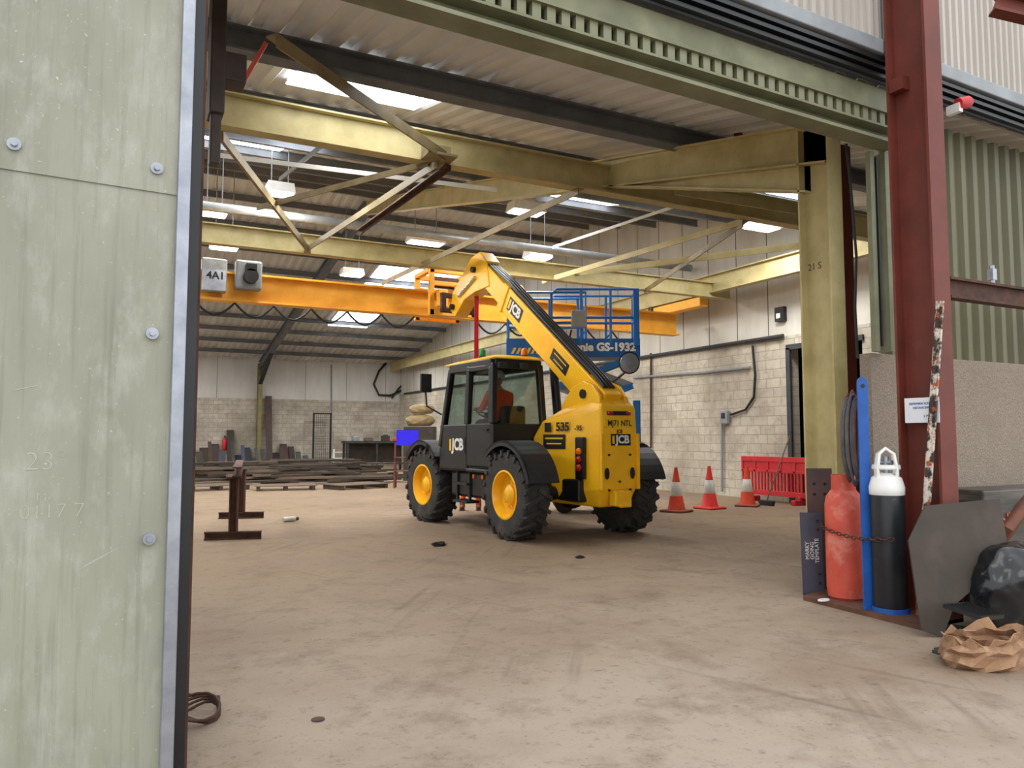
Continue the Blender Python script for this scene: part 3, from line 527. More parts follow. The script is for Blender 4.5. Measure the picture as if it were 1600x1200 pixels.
MB().loft([[(u0+.04, v0+.06, 2.72), (u1-.02, v0+.06, 2.72), (u1-.02, 2.1, 2.71), (u0+.04, 2.1, 2.71)], [(u0+.02, v0+.04, 2.75), (u1-.0, v0+.04, 2.75), (u1-.0, 2.16, 2.74), (u0+.02, 2.16, 2.74)], [(u0+.14, v0+.14, 2.8), (u1-.12, v0+.14, 2.8), (u1-.12, 1.96, 2.79), (u0+.14, 1.96, 2.79)]]).build('cab_roof', 'yellow', T, bev=.02)
def pane(*pts):
    p = [V(q) for q in pts]; n = (p[1]-p[0]).cross(p[2]-p[0]).normalized(); MB().prism(p, n*.006).build('window_pane', 'glass', T)
pane((u0+.03, 1.33, zb), (u0+.03, 2.2, 1.5), (u0+.08, 1.98, zt), (u0+.08, 1.31, zt)); pane((u0+.03, .48, zb), (u0+.03, 1.22, zb), (u0+.06, 1.2, zt-.08), (u0+.06, .56, zt-.08)); pane((u0+.06, v0+.02, zb), (u1-.06, v0+.02, zb), (u1-.09, v0+.1, zt), (u0+.1, v0+.1, zt)); pane((u1-.03, v0+.06, zb), (u1-.03, 2.2, zb), (u1-.06, 1.98, zt), (u1-.06, v0+.12, zt)); pane((u0+.06, v1-.03, 1.37), (u1-.06, v1-.03, 1.37), (u1-.08, 1.98, zt), (u0+.1, 1.98, zt))
jcb((u0-.004, 1.62, 1.38), (0, -1, 0), bu, .23)
MB().box((-.62, .95, 1.5), (.46, .46, .14)).box((-.62, .72, 1.78), (.42, .12, .46)).box((-.62, .95, 1.25), (.3, .3, .4)).build('seat', 'matt', T, bev=.04)
b = MB(); b.tube([V((-.62+.17*math.cos(a*.3927), 1.62+.14*math.sin(a*.3927), 1.92+.08*math.sin(a*.3927))) for a in range(16)], .015, 8, True); b.cyl((-.62, 1.62, 1.92), (-.62, 1.8, 1.3), .03); b.bar((-.79, 1.62, 1.92), (-.45, 1.62, 1.92), .03, .02); b.build('steering_wheel', 'black', T, smooth=True)
MB().box((-.62, 2.05, 1.6), (.6, .2, .2)).build('dashboard', 'matt', T, bev=.03)
def beacon(p, m):
    b = MB().cyl(p, V(p)+V((0, 0, .05)), .06).build('beacon', 'black', T, smooth=True); MB().lathe([(.055, .05), (.055, .13), (.04, .16), (0, .165)], p, n=18).build('lens', m, b, smooth=True)
beacon((-.95, 1.15, 2.78), 'green'); beacon((-.42, .7, 2.78), 'amber')
b = MB(); b.tube([(u0+.02, 2.25, 1.9), (u0-.2, 2.4, 2.05), (u0-.22, 2.42, 2.4)], .018, 8).box((u0-.22, 2.4, 2.45), (.2, .06, .32)); b.build('mirror', 'black', T, bev=.015)
b = MB(); b.tube([(.42, -.4, 2.3), (.66, -.5, 2.5), (.7, -.52, 2.62)], .02, 8).lathe([(.0, -.08), (.1, -.07), (.17, 0), (.175, .02), (0, .02)], (.72, -.55, 2.66), (-.3, -.9, -.1), 24); b.build('round_mirror', 'black', T, smooth=True)
MB().lathe([(.0, .022), (.155, .022), (.15, .03), (0, .04)], (.72, -.55, 2.66), (-.3, -.9, -.1), 24).build('mirror_glass', 'galv', T, smooth=True)
MB().box((-.86, 1.35, .74), (.46, 1.3, .42)).build('fuel_tank', 'black', T, bev=.05)
for z in (.46, .75): MB().box((-1.06, 1.5, z), (.24, .5, .04)).build('step', 'matt', T)
for v in (1.28, 1.72): MB().bar((-1.1, v, .45), (-1.1, v, .95), .04, .04).build('step_hanger', 'matt', T)
for v in (.85, 1.15): MB().cyl((-1.085, v, .88), (-1.11, v, .88), .035).build('reflector', 'amber', T)
for u in (-1.0, -.6): MB().box((u, .42, 2.62), (.14, .08, .1)).build('work_lamp', 'matt', T, bev=.015)
sp = T.location+Matrix.Rotation(R_(3.5), 3, 'Z') @ V((BU, 3.5, 0))
st = thing('lifting_strap', 'red webbing strap hanging from the telescopic boom head', 'strap', (sp.x, sp.y, 3.0)); MB().bar((0, 0, .02), (0, 0, 1.3), .09, .012, up=(0, 1, 0)).bar((.03, .02, .1), (.01, .02, 1.3), .06, .01, up=(0, 1, 0)).build('webbing', 'red', st); b = MB().tube([(.05*math.cos(a*.7854), 0, -.04+.06*math.sin(a*.7854)) for a in range(8)], .012, 8, True).build('ring', 'galv', st, smooth=True)
# ================================================================ PEOPLE
def person(name, label, loc, rz, J, edges, head, hands, feet, mats, fmat):
    root = None; me = bpy.data.meshes.new('p'); names = list(J)
    me.from_pydata([J[n][0] for n in names], [(names.index(a), names.index(b)) for a, b in edges], []); o = bpy.data.objects.new('p', me); C.objects.link(o)
    sk = o.modifiers.new('s', 'SKIN'); sk.use_smooth_shade = True; ss = o.modifiers.new('u', 'SUBSURF'); ss.levels = 2
    for i, n in enumerate(names):
        d = me.skin_vertices[0].data[i]; r = J[n][1]; d.radius = r if isinstance(r, tuple) else (r, r); d.use_root = (n == 'pelvis')
    bpy.context.view_layer.update()
    nm = bpy.data.meshes.new_from_object(o.evaluated_get(bpy.context.evaluated_depsgraph_get())); bpy.data.objects.remove(o)
    b = MB(); b.bm.from_mesh(nm)
    hc, fdir = V(head[0]), V(head[1]).normalized(); sd = fdir.cross(V((0, 0, 1))).normalized()
    b.sph(hc, (.078, .095, .115), 24); b.sph(hc+fdir*.03+V((0, 0, -.06)), (.055, .06, .06), 16)
    b.lathe([(.018, 0), (.014, .03), (0, .04)], hc+fdir*.082+V((0, 0, -.015)), fdir+V((0, 0, -.4)), 8)
    for s in (-1, 1): b.sph(hc+sd*.08*s+V((0, 0, -.01)), (.012, .022, .032), 8); b.sph(hc+sd*.032*s+fdir*.082+V((0, 0, .012)), .013, 8)
    b.sph(hc+fdir*.088+V((0, 0, -.062)), (.026, .01, .008), 8)
    for (w_, dr_, nrm) in hands:
        w_, dr_, nrm = V(w_), V(dr_).normalized(), V(nrm).normalized(); s_ = dr_.cross(nrm).normalized()
        b.bar(w_-dr_*.02, w_+dr_*.085, .08, .03, up=nrm)
        for i, ln in enumerate((.07, .08, .075, .058)):
            q = w_+dr_*.08+s_*(.03-.02*i); b.tube([q, q+dr_*ln*.5-nrm*.01, q+dr_*ln*.8-nrm*.04], [.01, .009, .007], 8)
        q = w_+dr_*.025+s_*.038; b.tube([q, q+s_*.03+dr_*.025-nrm*.01, q+s_*.035+dr_*.06-nrm*.025], [.012, .011, .009], 8)
    o = b.build('person', mats, keep=True, smooth=True); o.location = loc; o.rotation_euler = (0, 0, rz)
    for p in o.data.polygons: p.material_index = fmat(p.center)
    tag(o, label, 'person'); b = MB().lathe([(.112, .0), (.115, .02), (.105, .07), (.07, .115), (0, .13)], hc+V((0, 0, .03)), (0, 0, 1), 24).sph(hc+fdir*.09+V((0, 0, .035)), (.08, .07, .012), 12)
    b.build('helmet', 'helmet', o, smooth=True)
    for q in feet: MB().sph(V(q)+V((0, .06, .0)), (.055, .14, .055), 16).cyl(V(q)+V((0, -.02, 0)), V(q)+V((0, -.02, .16)), .06, .055).box(V(q)+V((0, .05, -.05)), (.1, .26, .025)).build('boot', 'boot', o, smooth=True)
    return o
dp = T.location+Matrix.Rotation(R_(3.5), 3, 'Z') @ V((-.72, .98, 0)); dz = 1.72
J = {'pelvis': ((0, 0, 0), .14), 'waist': ((0, -.02, .2), .135), 'chest': ((0, 0, .4), (.19, .13)), 'neck': ((0, .02, .56), .055), 'skull': ((0, .04, .64), .06)}
E = [('pelvis', 'waist'), ('waist', 'chest'), ('chest', 'neck'), ('neck', 'skull')]
for s, n in ((-1, 'l'), (1, 'r')):
    J.update({n+'sh': ((.2*s, 0, .47), .075), n+'el': ((.27*s, .14, .22), .052), n+'wr': ((.17*s, .42, .26), .034), n+'hip': ((.1*s, .05, -.01), .1), n+'kn': ((.14*s, .46, .03), .072), n+'an': ((.15*s, .56, -.36), .05)})
    E += [('chest', n+'sh'), (n+'sh', n+'el'), (n+'el', n+'wr'), ('pelvis', n+'hip'), (n+'hip', n+'kn'), (n+'kn', n+'an')]
person('person', 'person in orange hi-vis jacket and pale helmet seated inside the machine cab', (dp.x, dp.y, dz), R_(3.5), J, E, ((0, .06, .73), (-.3, 1, 0)), [((.17*s, .44, .26), (-.2*s, 1, .1), (0, -.1, 1)) for s in (-1, 1)], [(.15*s, .58, -.4) for s in (-1, 1)], ['skin', 'orangeviz', 'navy'],
       lambda c: 0 if (c.z > .56 or (c.y > .41 and c.z > .17 and abs(c.x) < .26)) else (1 if c.z > .08 or (abs(c.x) > .2 and c.z > .15) else 2))
fp2 = fl(735, 797); J = {'pelvis': ((0, 0, .95), .14), 'waist': ((0, 0, 1.12), .13), 'chest': ((0, 0, 1.33), (.19, .125)), 'neck': ((0, .01, 1.5), .055), 'skull': ((0, .02, 1.58), .06)}
E = [('pelvis', 'waist'), ('waist', 'chest'), ('chest', 'neck'), ('neck', 'skull')]
for s, n in ((-1, 'l'), (1, 'r')):
    J.update({n+'sh': ((.2*s, 0, 1.41), .072), n+'el': ((.26*s, -.02, 1.12), .05), n+'wr': ((.27*s, .07, .88), .034), n+'hip': ((.1*s, 0, .9), .1), n+'kn': ((.13*s, .02, .5), .07), n+'an': ((.17*s, 0, .1), .05)})
    E += [('chest', n+'sh'), (n+'sh', n+'el'), (n+'el', n+'wr'), ('pelvis', n+'hip'), (n+'hip', n+'kn'), (n+'kn', n+'an')]
person('person', 'person standing behind the machine with only brown boots showing under it', (fp2.x, fp2.y, .0), R_(-27+180), J, E, ((0, .03, 1.66), (0, 1, 0)), [((.27*s, .08, .86), (0, .15, -1), (s, .2, 0)) for s in (-1, 1)], [(.17*s, 0, .065) for s in (-1, 1)], ['skin', 'orangeviz', 'navy'],
       lambda c: 0 if (c.z > 1.5 or (abs(c.x) > .2 and c.z < .9 and c.z > .7)) else 1)
# ================================================================ SCISSOR LIFT
sl = fl(930, 799); S = thing('scissor_lift', 'blue scissor lift with raised guard-railed platform behind the yellow machine', 'scissor lift', (sl.x, sl.y, 0), -YAW)
MB().box((0, 0, .5), (1.75, .66, .5)).box((.0, -.36, .42), (1.1, .1, .4)).build('base', 'blue', S, bev=.03)
for a in (-.66, .66):
    for c in (-.36, .36): MB().cyl((a, c-.06, .19), (a, c+.06, .19), .19, n=24).cyl((a, c-.07, .19), (a, c+.07, .19), .1, n=16).build('wheel', 'matt', S, smooth=True)
zz = [.85+(3.12-.85)*i/4 for i in range(5)]
for i in range(4):
    for c in (-.28, .28):
        MB().bar((-.75, c, zz[i]), (.75, c, zz[i+1]), .05, .13).build('scissor_arm', 'blue', S, bev=.01); MB().bar((.75, c*.8, zz[i]), (-.75, c*.8, zz[i+1]), .05, .13).build('scissor_arm', 'grey', S, bev=.01)
    MB().cyl((0, -.33, (zz[i]+zz[i+1])/2), (0, .33, (zz[i]+zz[i+1])/2), .04).build('pivot_rod', 'grey', S)
MB().box((.82, -.3, 1.6), (.14, .1, 1.3)).build('entry_ladder', 'blue', S)
x0, x1, zp = -1.8, .88, 3.17
MB().box(((x0+x1)/2, 0, zp), (x1-x0, .76, .1)).build('platform_deck', 'grey', S)
for cx_, cy_, dx_, dy_ in (((x0+x1)/2, -.39, x1-x0, .025), ((x0+x1)/2, .39, x1-x0, .025), (x1, 0, .025, .78), (x0, 0, .025, .78)): MB().box((cx_, cy_, zp+.14), (dx_, dy_, .38)).build('toe_board', 'bluedeep', S)
text('Genie GS-1932', .225, 'white', (.1, -.408, zp+.15), (1, 0, 0), (0, 0, 1), S, bold=.045)
for i in range(6): MB().prism([(x0+.08+i*.1, -.406, zp+.02), (x0+.13+i*.1, -.406, zp+.02), (x0+.19+i*.1, -.406, zp+.14), (x0+.14+i*.1, -.406, zp+.14)], (0, .004, 0)).build('hazard_stripe', 'numplate', S)
rail = lambda pts: MB().tube(pts, .028, 8)
zt2 = zp+1.34
for c in (-.38, .38):
    rail([(x0+.9, c, zp+.2), (x0+.9, c, zt2-.1), (x0+1.0, c, zt2), (x1-.02, c, zt2), (x1-.02, c, zp+.2)]).build('guard_rail', 'blue', S, smooth=True)
    rail([(x0+.9, c, zp+.76), (x1-.02, c, zp+.76)]).build('mid_rail', 'blue', S, smooth=True)
    for x in (x0+1.5, x0+2.1): rail([(x, c, zp+.2), (x, c, zt2)]).build('stanchion', 'blue', S, smooth=True)
    rail([(x0+.02, c*.94, zp+.2), (x0+.02, c*.94, zt2-.12), (x0+.12, c*.94, zt2-.06), (x0+1.6, c*.94, zt2-.06), (x0+1.6, c*.94, zp+.2)]).build('extension_rail', 'blue', S, smooth=True)
    rail([(x0+.02, c*.94, zp+.66), (x0+1.6, c*.94, zp+.66)]).build('mid_rail', 'blue', S, smooth=True)
for x, z in ((x1-.02, zt2), (x1-.02, zp+.76), (x0+.02, zt2-.12), (x0+.02, zp+.66)): rail([(x, -.38, z), (x, .38, z)]).build('end_rail', 'blue', S, smooth=True)
MB().box((x1-.06, -.4, zp+.76), (.12, .06, 1.17)).build('gate_post', 'blue', S, bev=.01)
MB().box((-.35, -.43, zp+.72), (.3, .1, .36)).build('control_box', 'grey', S, bev=.02); MB().tube([(-.5, -.45, zp+.5), (-.55, -.46, zp+.3), (-.4, -.45, zp+.2)], .02, 6).build('control_cable', 'cable', S, smooth=True)
# ================================================================ CONES, BARRIER, RIGHT WALL
def cone(px, py, h, body, base, lb):
    p = fl(px, py); t = thing('traffic_cone', lb, 'traffic cone', (p.x, p.y, 0), random.random())
    k = h/.9
    MB().lathe([(.19*k, .04*k), (.165*k, .1*k), (.035*k, .88*k), (.03*k, .9*k), (0, .9*k)], n=28).build('body', body, t, smooth=True)
    MB().lathe([(.128*k, .29*k), (.131*k, .3*k), (.088*k, .6*k), (.084*k, .605*k)], n=28).build('sleeve', 'sleeve', t, smooth=True)
    MB().box((0, 0, .025*k), (.5*k, .5*k, .05*k)).build('base', base, t, bev=.02)
cone(1057, 800, .9, 'coneo', 'coneb', 'faded orange traffic cone nearest the yellow machine'); cone(1109, 795, .9, 'coner', 'coner', 'bright red traffic cone between the two faded orange cones'); cone(1168, 791, .88, 'coneo', 'coneb', 'dirty orange traffic cone beside the red barrier')
Bq = thing('road_barrier', 'red plastic pedestrian barrier standing against the blockwork wall', 'barrier', (13.55, 13.1, 0), R_(90))
b = MB(); b.box((0, 0, 1.0), (2.05, .06, .12)); b.box((0, 0, .72), (2.05, .05, .06)); b.box((0, 0, .22), (2.05, .06, .12))
for i in range(21): b.box((-1.0+i*.1, 0, .47), (.045, .04, .5))
for i in range(6): b.box((-1.0+i*.4, 0, .85), (.07, .05, .3))
b.box((0, .0, .86), (2.0, .015, .26)); b.build('panel', 'red', Bq, bev=.008)
for x in (-.75, .75): MB().box((x, 0, .06), (.12, .5, .12)).box((x, 0, .14), (.08, .12, .1)).build('foot', 'red', Bq, bev=.02)
p = fl(1198, 790); br = thing('broom', 'wooden broom leaning by the red barrier', 'broom', p); MB().cyl((0, 0, .1), (.55, -.2, 1.55), .016, n=8).build('handle', 'timber', br); MB().box((0, 0, .08), (.1, .4, .06)).box((0, 0, .03), (.08, .38, .06)).build('head', 'matt', br)
XW = 13.97
p = aX(1135, 652, XW); jb = thing('switch_box', 'grey electrical switch box fixed to the blockwork wall', 'switch box', p); MB().box((-.05, 0, 0), (.12, .26, .34)).build('case', 'grey', jb, bev=.02); MB().box((-.115, 0, .04), (.02, .12, .14)).build('cover', 'black', jb)
tag(MB().tube([aX(*q, XW-.03) for q in ((1176, 540), (1180, 585), (1178, 620), (1165, 640), (1142, 648))], .03, 8).build('wall_cable', 'cable', smooth=True), 'thick dark cable curving down to the switch box', 'cable')
tag(MB().tube([aX(1128, 662, XW-.03), aX(1128, 768, XW-.03)], .03, 8).build('wall_conduit', 'grey', smooth=True), 'vertical grey conduit below the switch box', 'conduit')
tag(MB().tube([aX(*q, XW-.03) for q in ((990, 590), (1100, 582), (1172, 574))], .035, 8).build('wall_conduit', 'grey', smooth=True), 'horizontal grey conduit along the blockwork wall', 'conduit')
tag(MB().tube([aX(1017, 552, XW-.03), aX(1017, 700, XW-.03)], .03, 8).build('wall_conduit', 'rust', smooth=True), 'brown vertical conduit right of the blue lift', 'conduit')
tag(MB().tube([(XW-.04, 13.1, 3.9), (XW-.04, 40, 3.9)], .05, 8).build('wall_top_strip', 'dark', smooth=True), 'dark strip along the top of the blockwork wall', 'pipe')  # dark strip drawn along the band at the wall top
p = aX(1220, 491, XR); wv = thing('wall_vent', 'small black framed opening high in the pale cladding', 'vent', p); MB().box((0, .0, 0), (.12, .28, .34)).build('frame', 'black', wv); MB().box((-.065, .02, -.04), (.02, .12, .12)).build('light_patch', 'white', wv)  # white patch painted in for the light in the dark opening
dfm = MB().box((XR-.02, 13.0, 1.8), (.06, .12, 3.6)).box((XR-.02, 12, 3.62), (.06, 2.1, .12)).build('door_2', 'dark', keep=True); struct(dfm, 'dark frame of the doorway in the right wall', 'door frame')
sh = thing('annex_shelf', 'shelving seen through the doorway in the right wall', 'shelf', (16.6, 11.9, 0))
for y in (-.8, .8): MB().box((0, y, 1.1), (.5, .06, 2.2)).build('upright', 'rust', sh)
for z in (.3, .9, 1.5, 2.1): MB().box((0, 0, z), (.5, 1.54, .05)).build('shelf', 'olive_dark', sh)
# ================================================================ FAR LEFT CLUTTER
for i, (px, yt, w_, m, lean) in enumerate(((322, 700, .5, 'plate', .1), (338, 694, .4, 'brplate', .12), (362, 672, .35, 'plate', .1), (388, 700, .4, 'bplate', .14), (422, 618, .32, 'brplate', .05), (434, 708, .4, 'plate', .2), (447, 694, .35, 'brplate', .15), (459, 698, .3, 'plate', .12), (375, 712, .3, 'bplate', .2))):
    p = aY(px, 727, 40.0); h = aY(px, yt, 40.3).z; b = MB().bar((p.x, 40.3-lean*2, 0), (p.x, 40.88, max(h, .5)), w_, .04, up=(0, -1, 0))
    tag(b.build('steel_plate', m), ('dark steel plate nearest the sliding door', 'brown steel plate second from the sliding door', 'narrow dark plate beside the fire extinguisher', 'blue-grey plate left of the far wall column', 'tall brown steel upright leaning against the far wall', 'short dark plate right of the tall brown upright', 'broad brown plate leaning against the far wall', 'narrow dark plate right of the broad brown plate', 'low small blue-grey plate beside the far column')[i], 'steel plate')
for i, (px, yt, w_) in enumerate(((314, 706, .3), (329, 690, .16), (346, 704, .3), (366, 690, .14), (381, 696, .16), (414, 702, .2), (425, 690, .14), (440, 702, .2), (468, 706, .25), (482, 712, .25), (404, 700, .12))):
    p = aY(px, 729, 39.0); h = aY(px, yt, 39.3).z; tag(MB().bar((p.x, 39.0, 0), (p.x+random.uniform(-.08, .08), 39.5, max(h, .4)), w_, .05, up=(0, -1, 0)).build('steel_offcut', random.choice(('plate', 'bplate', 'rust', 'dark'))), 'dark steel offcut propped upright near the far wall', 'steel offcut', 'steel offcuts near the far wall')
p = aY(351, 692, 40.85); fe = thing('fire_extinguisher', 'red fire extinguisher hung on the far blockwork wall', 'fire extinguisher', (p.x, 40.85, p.z-.35)); MB().lathe([(.11, 0), (.12, .03), (.12, .48), (.09, .56), (.04, .6), (0, .6)], n=18).build('body', 'red', fe, smooth=True); MB().box((0, -.03, .66), (.06, .16, .1)).tube([(.03, 0, .6), (.15, -.02, .5), (.14, -.02, .2)], .018, 6).build('nozzle', 'black', fe)
p = aY(503, 727, 40.2); lk = thing('mesh_gate', 'dark steel mesh gate standing at the far wall', 'gate', (p.x, 40.3, 0)); h = aY(503, 645, 40.3).z
b = MB()
for x in (-.45, .45): b.box((x, 0, h/2), (.07, .07, h))
for z in (.1, h-.04): b.box((0, 0, z), (.95, .07, .07))
b.build('frame', 'black', lk); b = MB()
for i in range(9): b.box((-.4+i*.1, 0, h/2), (.012, .012, h-.1))
for i in range(18): b.box((0, 0, .2+i*(h-.3)/18), (.9, .012, .012))
b.build('mesh', 'dark', lk)
p = fl(585, 735); wb = thing('workbench', 'dark steel workbench against the far wall', 'bench', (p.x, p.y, 0)); MB().box((0, 0, 1.3), (2.9, .8, .1)).build('top', 'dark', wb)
for x in (-1.35, 0, 1.35):
    for y in (-.33, .33): MB().box((x, y, .62), (.09, .09, 1.25)).build('leg', 'dark', wb)
MB().box((0, 0, .3), (2.7, .7, .05)).build('shelf', 'dark', wb); MB().box((0, .2, .8), (2.6, .04, .9)).build('back_panel', 'plate', wb)
for i, (dx, m, s) in enumerate(((-.9, 'grey', (.3, .3, .2)), (-.3, 'timber', (.4, .25, .16)), (.5, 'plate', (.35, .3, .25)), (1.0, 'hvorange', (.2, .2, .14)))): tag(MB().box((p.x+dx, p.y, 1.35+s[2]/2), s).box((p.x+dx, p.y, 1.35+s[2]+.02), (s[0]*.6, s[1]*.6, .04)).build('bench_box', m, bev=.02), ('grey box on the far workbench', 'wooden box on the far workbench', 'dark box on the far workbench', 'orange box on the far workbench')[i], 'box')
wbp = p
p = fl(532, 733); sd = thing('step_ladder', 'small white step ladder beside the far workbench', 'ladder', (p.x, p.y, 0)); b = MB()
for x in (-.4, .4): MB().bar((x, -.3, 0), (x*.8, 0, .95), .05, .05).build('rail', 'white', sd); MB().bar((x, .3, 0), (x*.8, 0, .95), .05, .05).build('rear_leg', 'white', sd)
for i in range(3): MB().box((0, -.22+i*.09, .25+i*.28), (.75, .12, .04)).build('tread', 'white', sd)
tag(MB().tube([aY(*q, 40.9) for q in ((608, 562), (592, 580), (584, 600), (592, 617), (610, 618), (628, 610), (634, 596))], .06, 8).tube([aY(*q, 40.9) for q in ((634, 596), (622, 608), (612, 622))], .05, 8).build('wall_hose', 'cable', smooth=True), 'black hose looped on the far wall corner', 'hose')
tag(MB().cyl(aY(518, 570, 40.94), aY(518, 726, 40.94), .035, n=8).build('down_pipe', 'grey'), 'thin grey pipe down the far wall', 'pipe')
# pallets and loose planks
for i, (px, py, rz, lb) in enumerate(((338, 765, .15, 'timber pallet nearest the sliding door in the scrap timber pile'), (446, 765, -.15, 'timber pallet in the middle of the scrap timber pile'), (556, 763, .3, 'timber pallet at the right end of the scrap timber pile'))):
    p = fl(px, py); t = thing('pallet', lb, 'pallet', (p.x, p.y, 0), rz)
    for x in (-.75, 0, .75): MB().box((x, 0, .06), (.1, 1.0, .12)).build('bearer', 'timber2', t)
    for y in (-.44, -.22, 0, .22, .44): MB().box((0, y, .135), (1.7, .15, .025)).build('deck_board', 'timber', t)
random.seed(3); ckp = fl(656, 750)
def obb_hit(a, b):
    for (c1, d1, l1, w1), (c2, d2, l2, w2) in ((a, b), (b, a)):
        n1 = (-d1[1], d1[0])
        for ax, ex in ((d1, l1), (n1, w1)):
            dist = abs((c2[0]-c1[0])*ax[0]+(c2[1]-c1[1])*ax[1])
            pr = l2*abs(d2[0]*ax[0]+d2[1]*ax[1])+w2*abs(-d2[1]*ax[0]+d2[0]*ax[1])
            if dist > ex+pr+.01: return False
    return True
for lay in range(9):
    fixed = [((ckp.x, ckp.y), (math.cos(YAW), -math.sin(YAW)), .7, .5), ((wbp.x, wbp.y), (1, 0), 1.6, .6)]; put = list(fixed); base = (.05, .3, -.12, .2, -.25, .1, .0, .25, -.1)[lay]
    for tr_ in range(500):
        if len(put)-2 >= (24, 22, 20, 18, 15, 12, 10, 8, 6)[lay]: break
        px = random.uniform(312, 594 if lay < 4 else 550); py = random.uniform(741, 756-lay*.5); p = fl(px, py); a = base+random.uniform(-.12, .12)
        L = random.uniform(2.0, 4.0); wd = random.uniform(.16, .3); cand = ((p.x, p.y), (math.cos(a), math.sin(a)), L/2, wd/2)
        if any(obb_hit(cand, q) for q in put): continue
        put.append(cand); d = V((math.cos(a), math.sin(a), 0))*L/2; z = .035+.071*lay
        tag(MB().bar(V((p.x, p.y, z))-d, V((p.x, p.y, z))+d, wd, .07).build('plank', random.choice(('timber', 'timber', 'timber2', 'timber2', 'plate'))), 'loose weathered plank in the scrap timber pile', 'plank', 'planks in the scrap timber pile')
# trestles
def trestle(px, py, h, lb):
    p = fl(px, py); t = thing('trestle_stand', lb, 'trestle', (p.x, p.y, 0), -YAW*.6); MB().ib((-.4, 0, .06), (.4, 0, .06), .12, .1).build('foot', 'rust', t); MB().ib((0, 0, .12), (0, 0, h), .12, .12, up=(1, 0, 0)).build('post', 'rust', t); MB().box((0, 0, h+.01), (.2, .2, .02)).build('head_plate', 'rust', t); return V((p.x, p.y, h+.02))
a = trestle(364, 843, .9, 'rusty steel trestle stand nearest the sliding door'); b_ = trestle(377, 810, .9, 'rusty steel trestle stand behind the first one')
tag(MB().ib(a+V((0, -.25, .08)), b_+V((0, .35, .08)), .15, .13).build('steel_bar', 'rust'), 'rusty steel section lying across the two trestle stands', 'steel section')
p = fl(453, 815); sc = thing('spray_can', 'small white and black can lying on the floor', 'can', (p.x, p.y, .045), .3); MB().lathe([(.04, -.13), (.045, -.12), (.045, .08), (.03, .11), (0, .11)], ax=(1, 0, 0), n=16).build('body', 'sleeve', sc, smooth=True); MB().cyl((.1, 0, 0), (.16, 0, 0), .032, n=14).build('cap', 'black', sc)
for x, y, r, lb in ((686, 853, .07, 'dark clod of dirt on the floor left of the machine'), (906, 872, .04, 'small dark clod on the floor below the machine')):
    p = fl(x, y); tag(MB().blob((p.x, p.y, r*.3), (r*1.4, r, r*.5), .5, x*.1, 3).build('dirt_clod', 'clod'), lb, 'dirt')
# sign stand and sacks
p = fl(630, 762); sg = thing('sign_stand', 'bright blue rectangular board on a reddish steel stand', 'sign', (p.x, p.y, 0), -YAW)
for x in (-.25, .2):
    MB().bar((x, -.15, 0), (x, 0, 1.35), .05, .05).build('leg', 'maroon', sg); MB().bar((x, .2, 0), (x, 0, 1.3), .04, .04).build('leg', 'maroon', sg)
for z in (.5, .9): MB().box((0, 0, z), (.5, .3, .03)).build('shelf', 'maroon', sg)
MB().box((.12, -.05, 1.5), (.66, .04, .46)).build('board', 'dayblue', sg)
p = ckp; ck = thing('storage_cabinet', 'dark storage cabinet behind the front of the machine', 'cabinet', (p.x, p.y, 0), -YAW); MB().box((0, 0, .945), (1.1, .7, 1.89)).build('body', 'dark', ck, bev=.02)
for x in (-.27, .27): MB().box((x, -.36, 1.0), (.5, .03, 1.7)).build('door', 'plate', ck, bev=.01)
for i, (dx, dz_, r) in enumerate(((0, 2.1, (.54, .4, .24)), (.06, 2.53, (.47, .34, .2)))):
    o = tag(MB().blob((0, 0, 0), r, .09, 5+i*3, 4, 2.2, 3).build('canvas_bundle', 'beige', smooth=True), ('lower beige canvas bundle on the dark cabinet', 'upper beige canvas bundle topping the stack')[i], 'bundle'); o.location = (p.x+dx, p.y, dz_-r[2]*.75-.02*i)
# ================================================================ RIGHT FOREGROUND
p0 = fl(1255, 938); p1 = fl(1447, 987); p2 = fl(1415, 935); p3 = fl(1290, 924)
tag(MB().prism([(q.x, q.y, 0) for q in (p0, p1, p2, p3)], (0, 0, .04)).build('base_board', 'ply'), 'rusty board on the floor under the gas cylinders', 'board')
p = fl(1323, 934, .04); rg = thing('gas_cylinder', 'worn red gas cylinder with collar on the rusty board', 'gas cylinder', (p.x, p.y, .04))
MB().lathe([(.14, 0), (.16, .02), (.162, .06), (.168, .1), (.168, .84), (.155, .92), (.11, .98), (.06, 1.0), (0, 1.0)], n=36).build('body', 'redgas', rg, smooth=True)
MB().lathe([(.1, .95), (.106, .95), (.106, 1.12), (.1, 1.12), (.1, .95)], n=24, cap=False).build('collar', 'redgas', rg, smooth=True); MB().cyl((0, 0, .99), (0, 0, 1.09), .03).build('valve', 'galv', rg)
p = fl(1392, 955, .04); bg = thing('gas_cylinder', 'black gas cylinder with white shoulder and guard ring', 'gas cylinder', (p.x, p.y, .04))
MB().lathe([(.13, 0), (.136, .02), (.136, .98), (.125, 1.03)], n=36).build('body', 'blackgas', bg, smooth=True); MB().lathe([(.136, .975), (.14, .98), (.142, 1.04), (.12, 1.12), (.06, 1.16), (0, 1.16)], n=36).build('shoulder', 'white', bg, smooth=True)
for a in (0, 1.57): MB().tube([(math.cos(a)*.1*k_, math.sin(a)*.1*k_, z) for k_, z in ((1, 1.1), (1.05, 1.2), (.8, 1.32), (0, 1.37), (-.8, 1.32), (-1.05, 1.2), (-1, 1.1))], .014, 8).build('guard', 'white', bg, smooth=True)
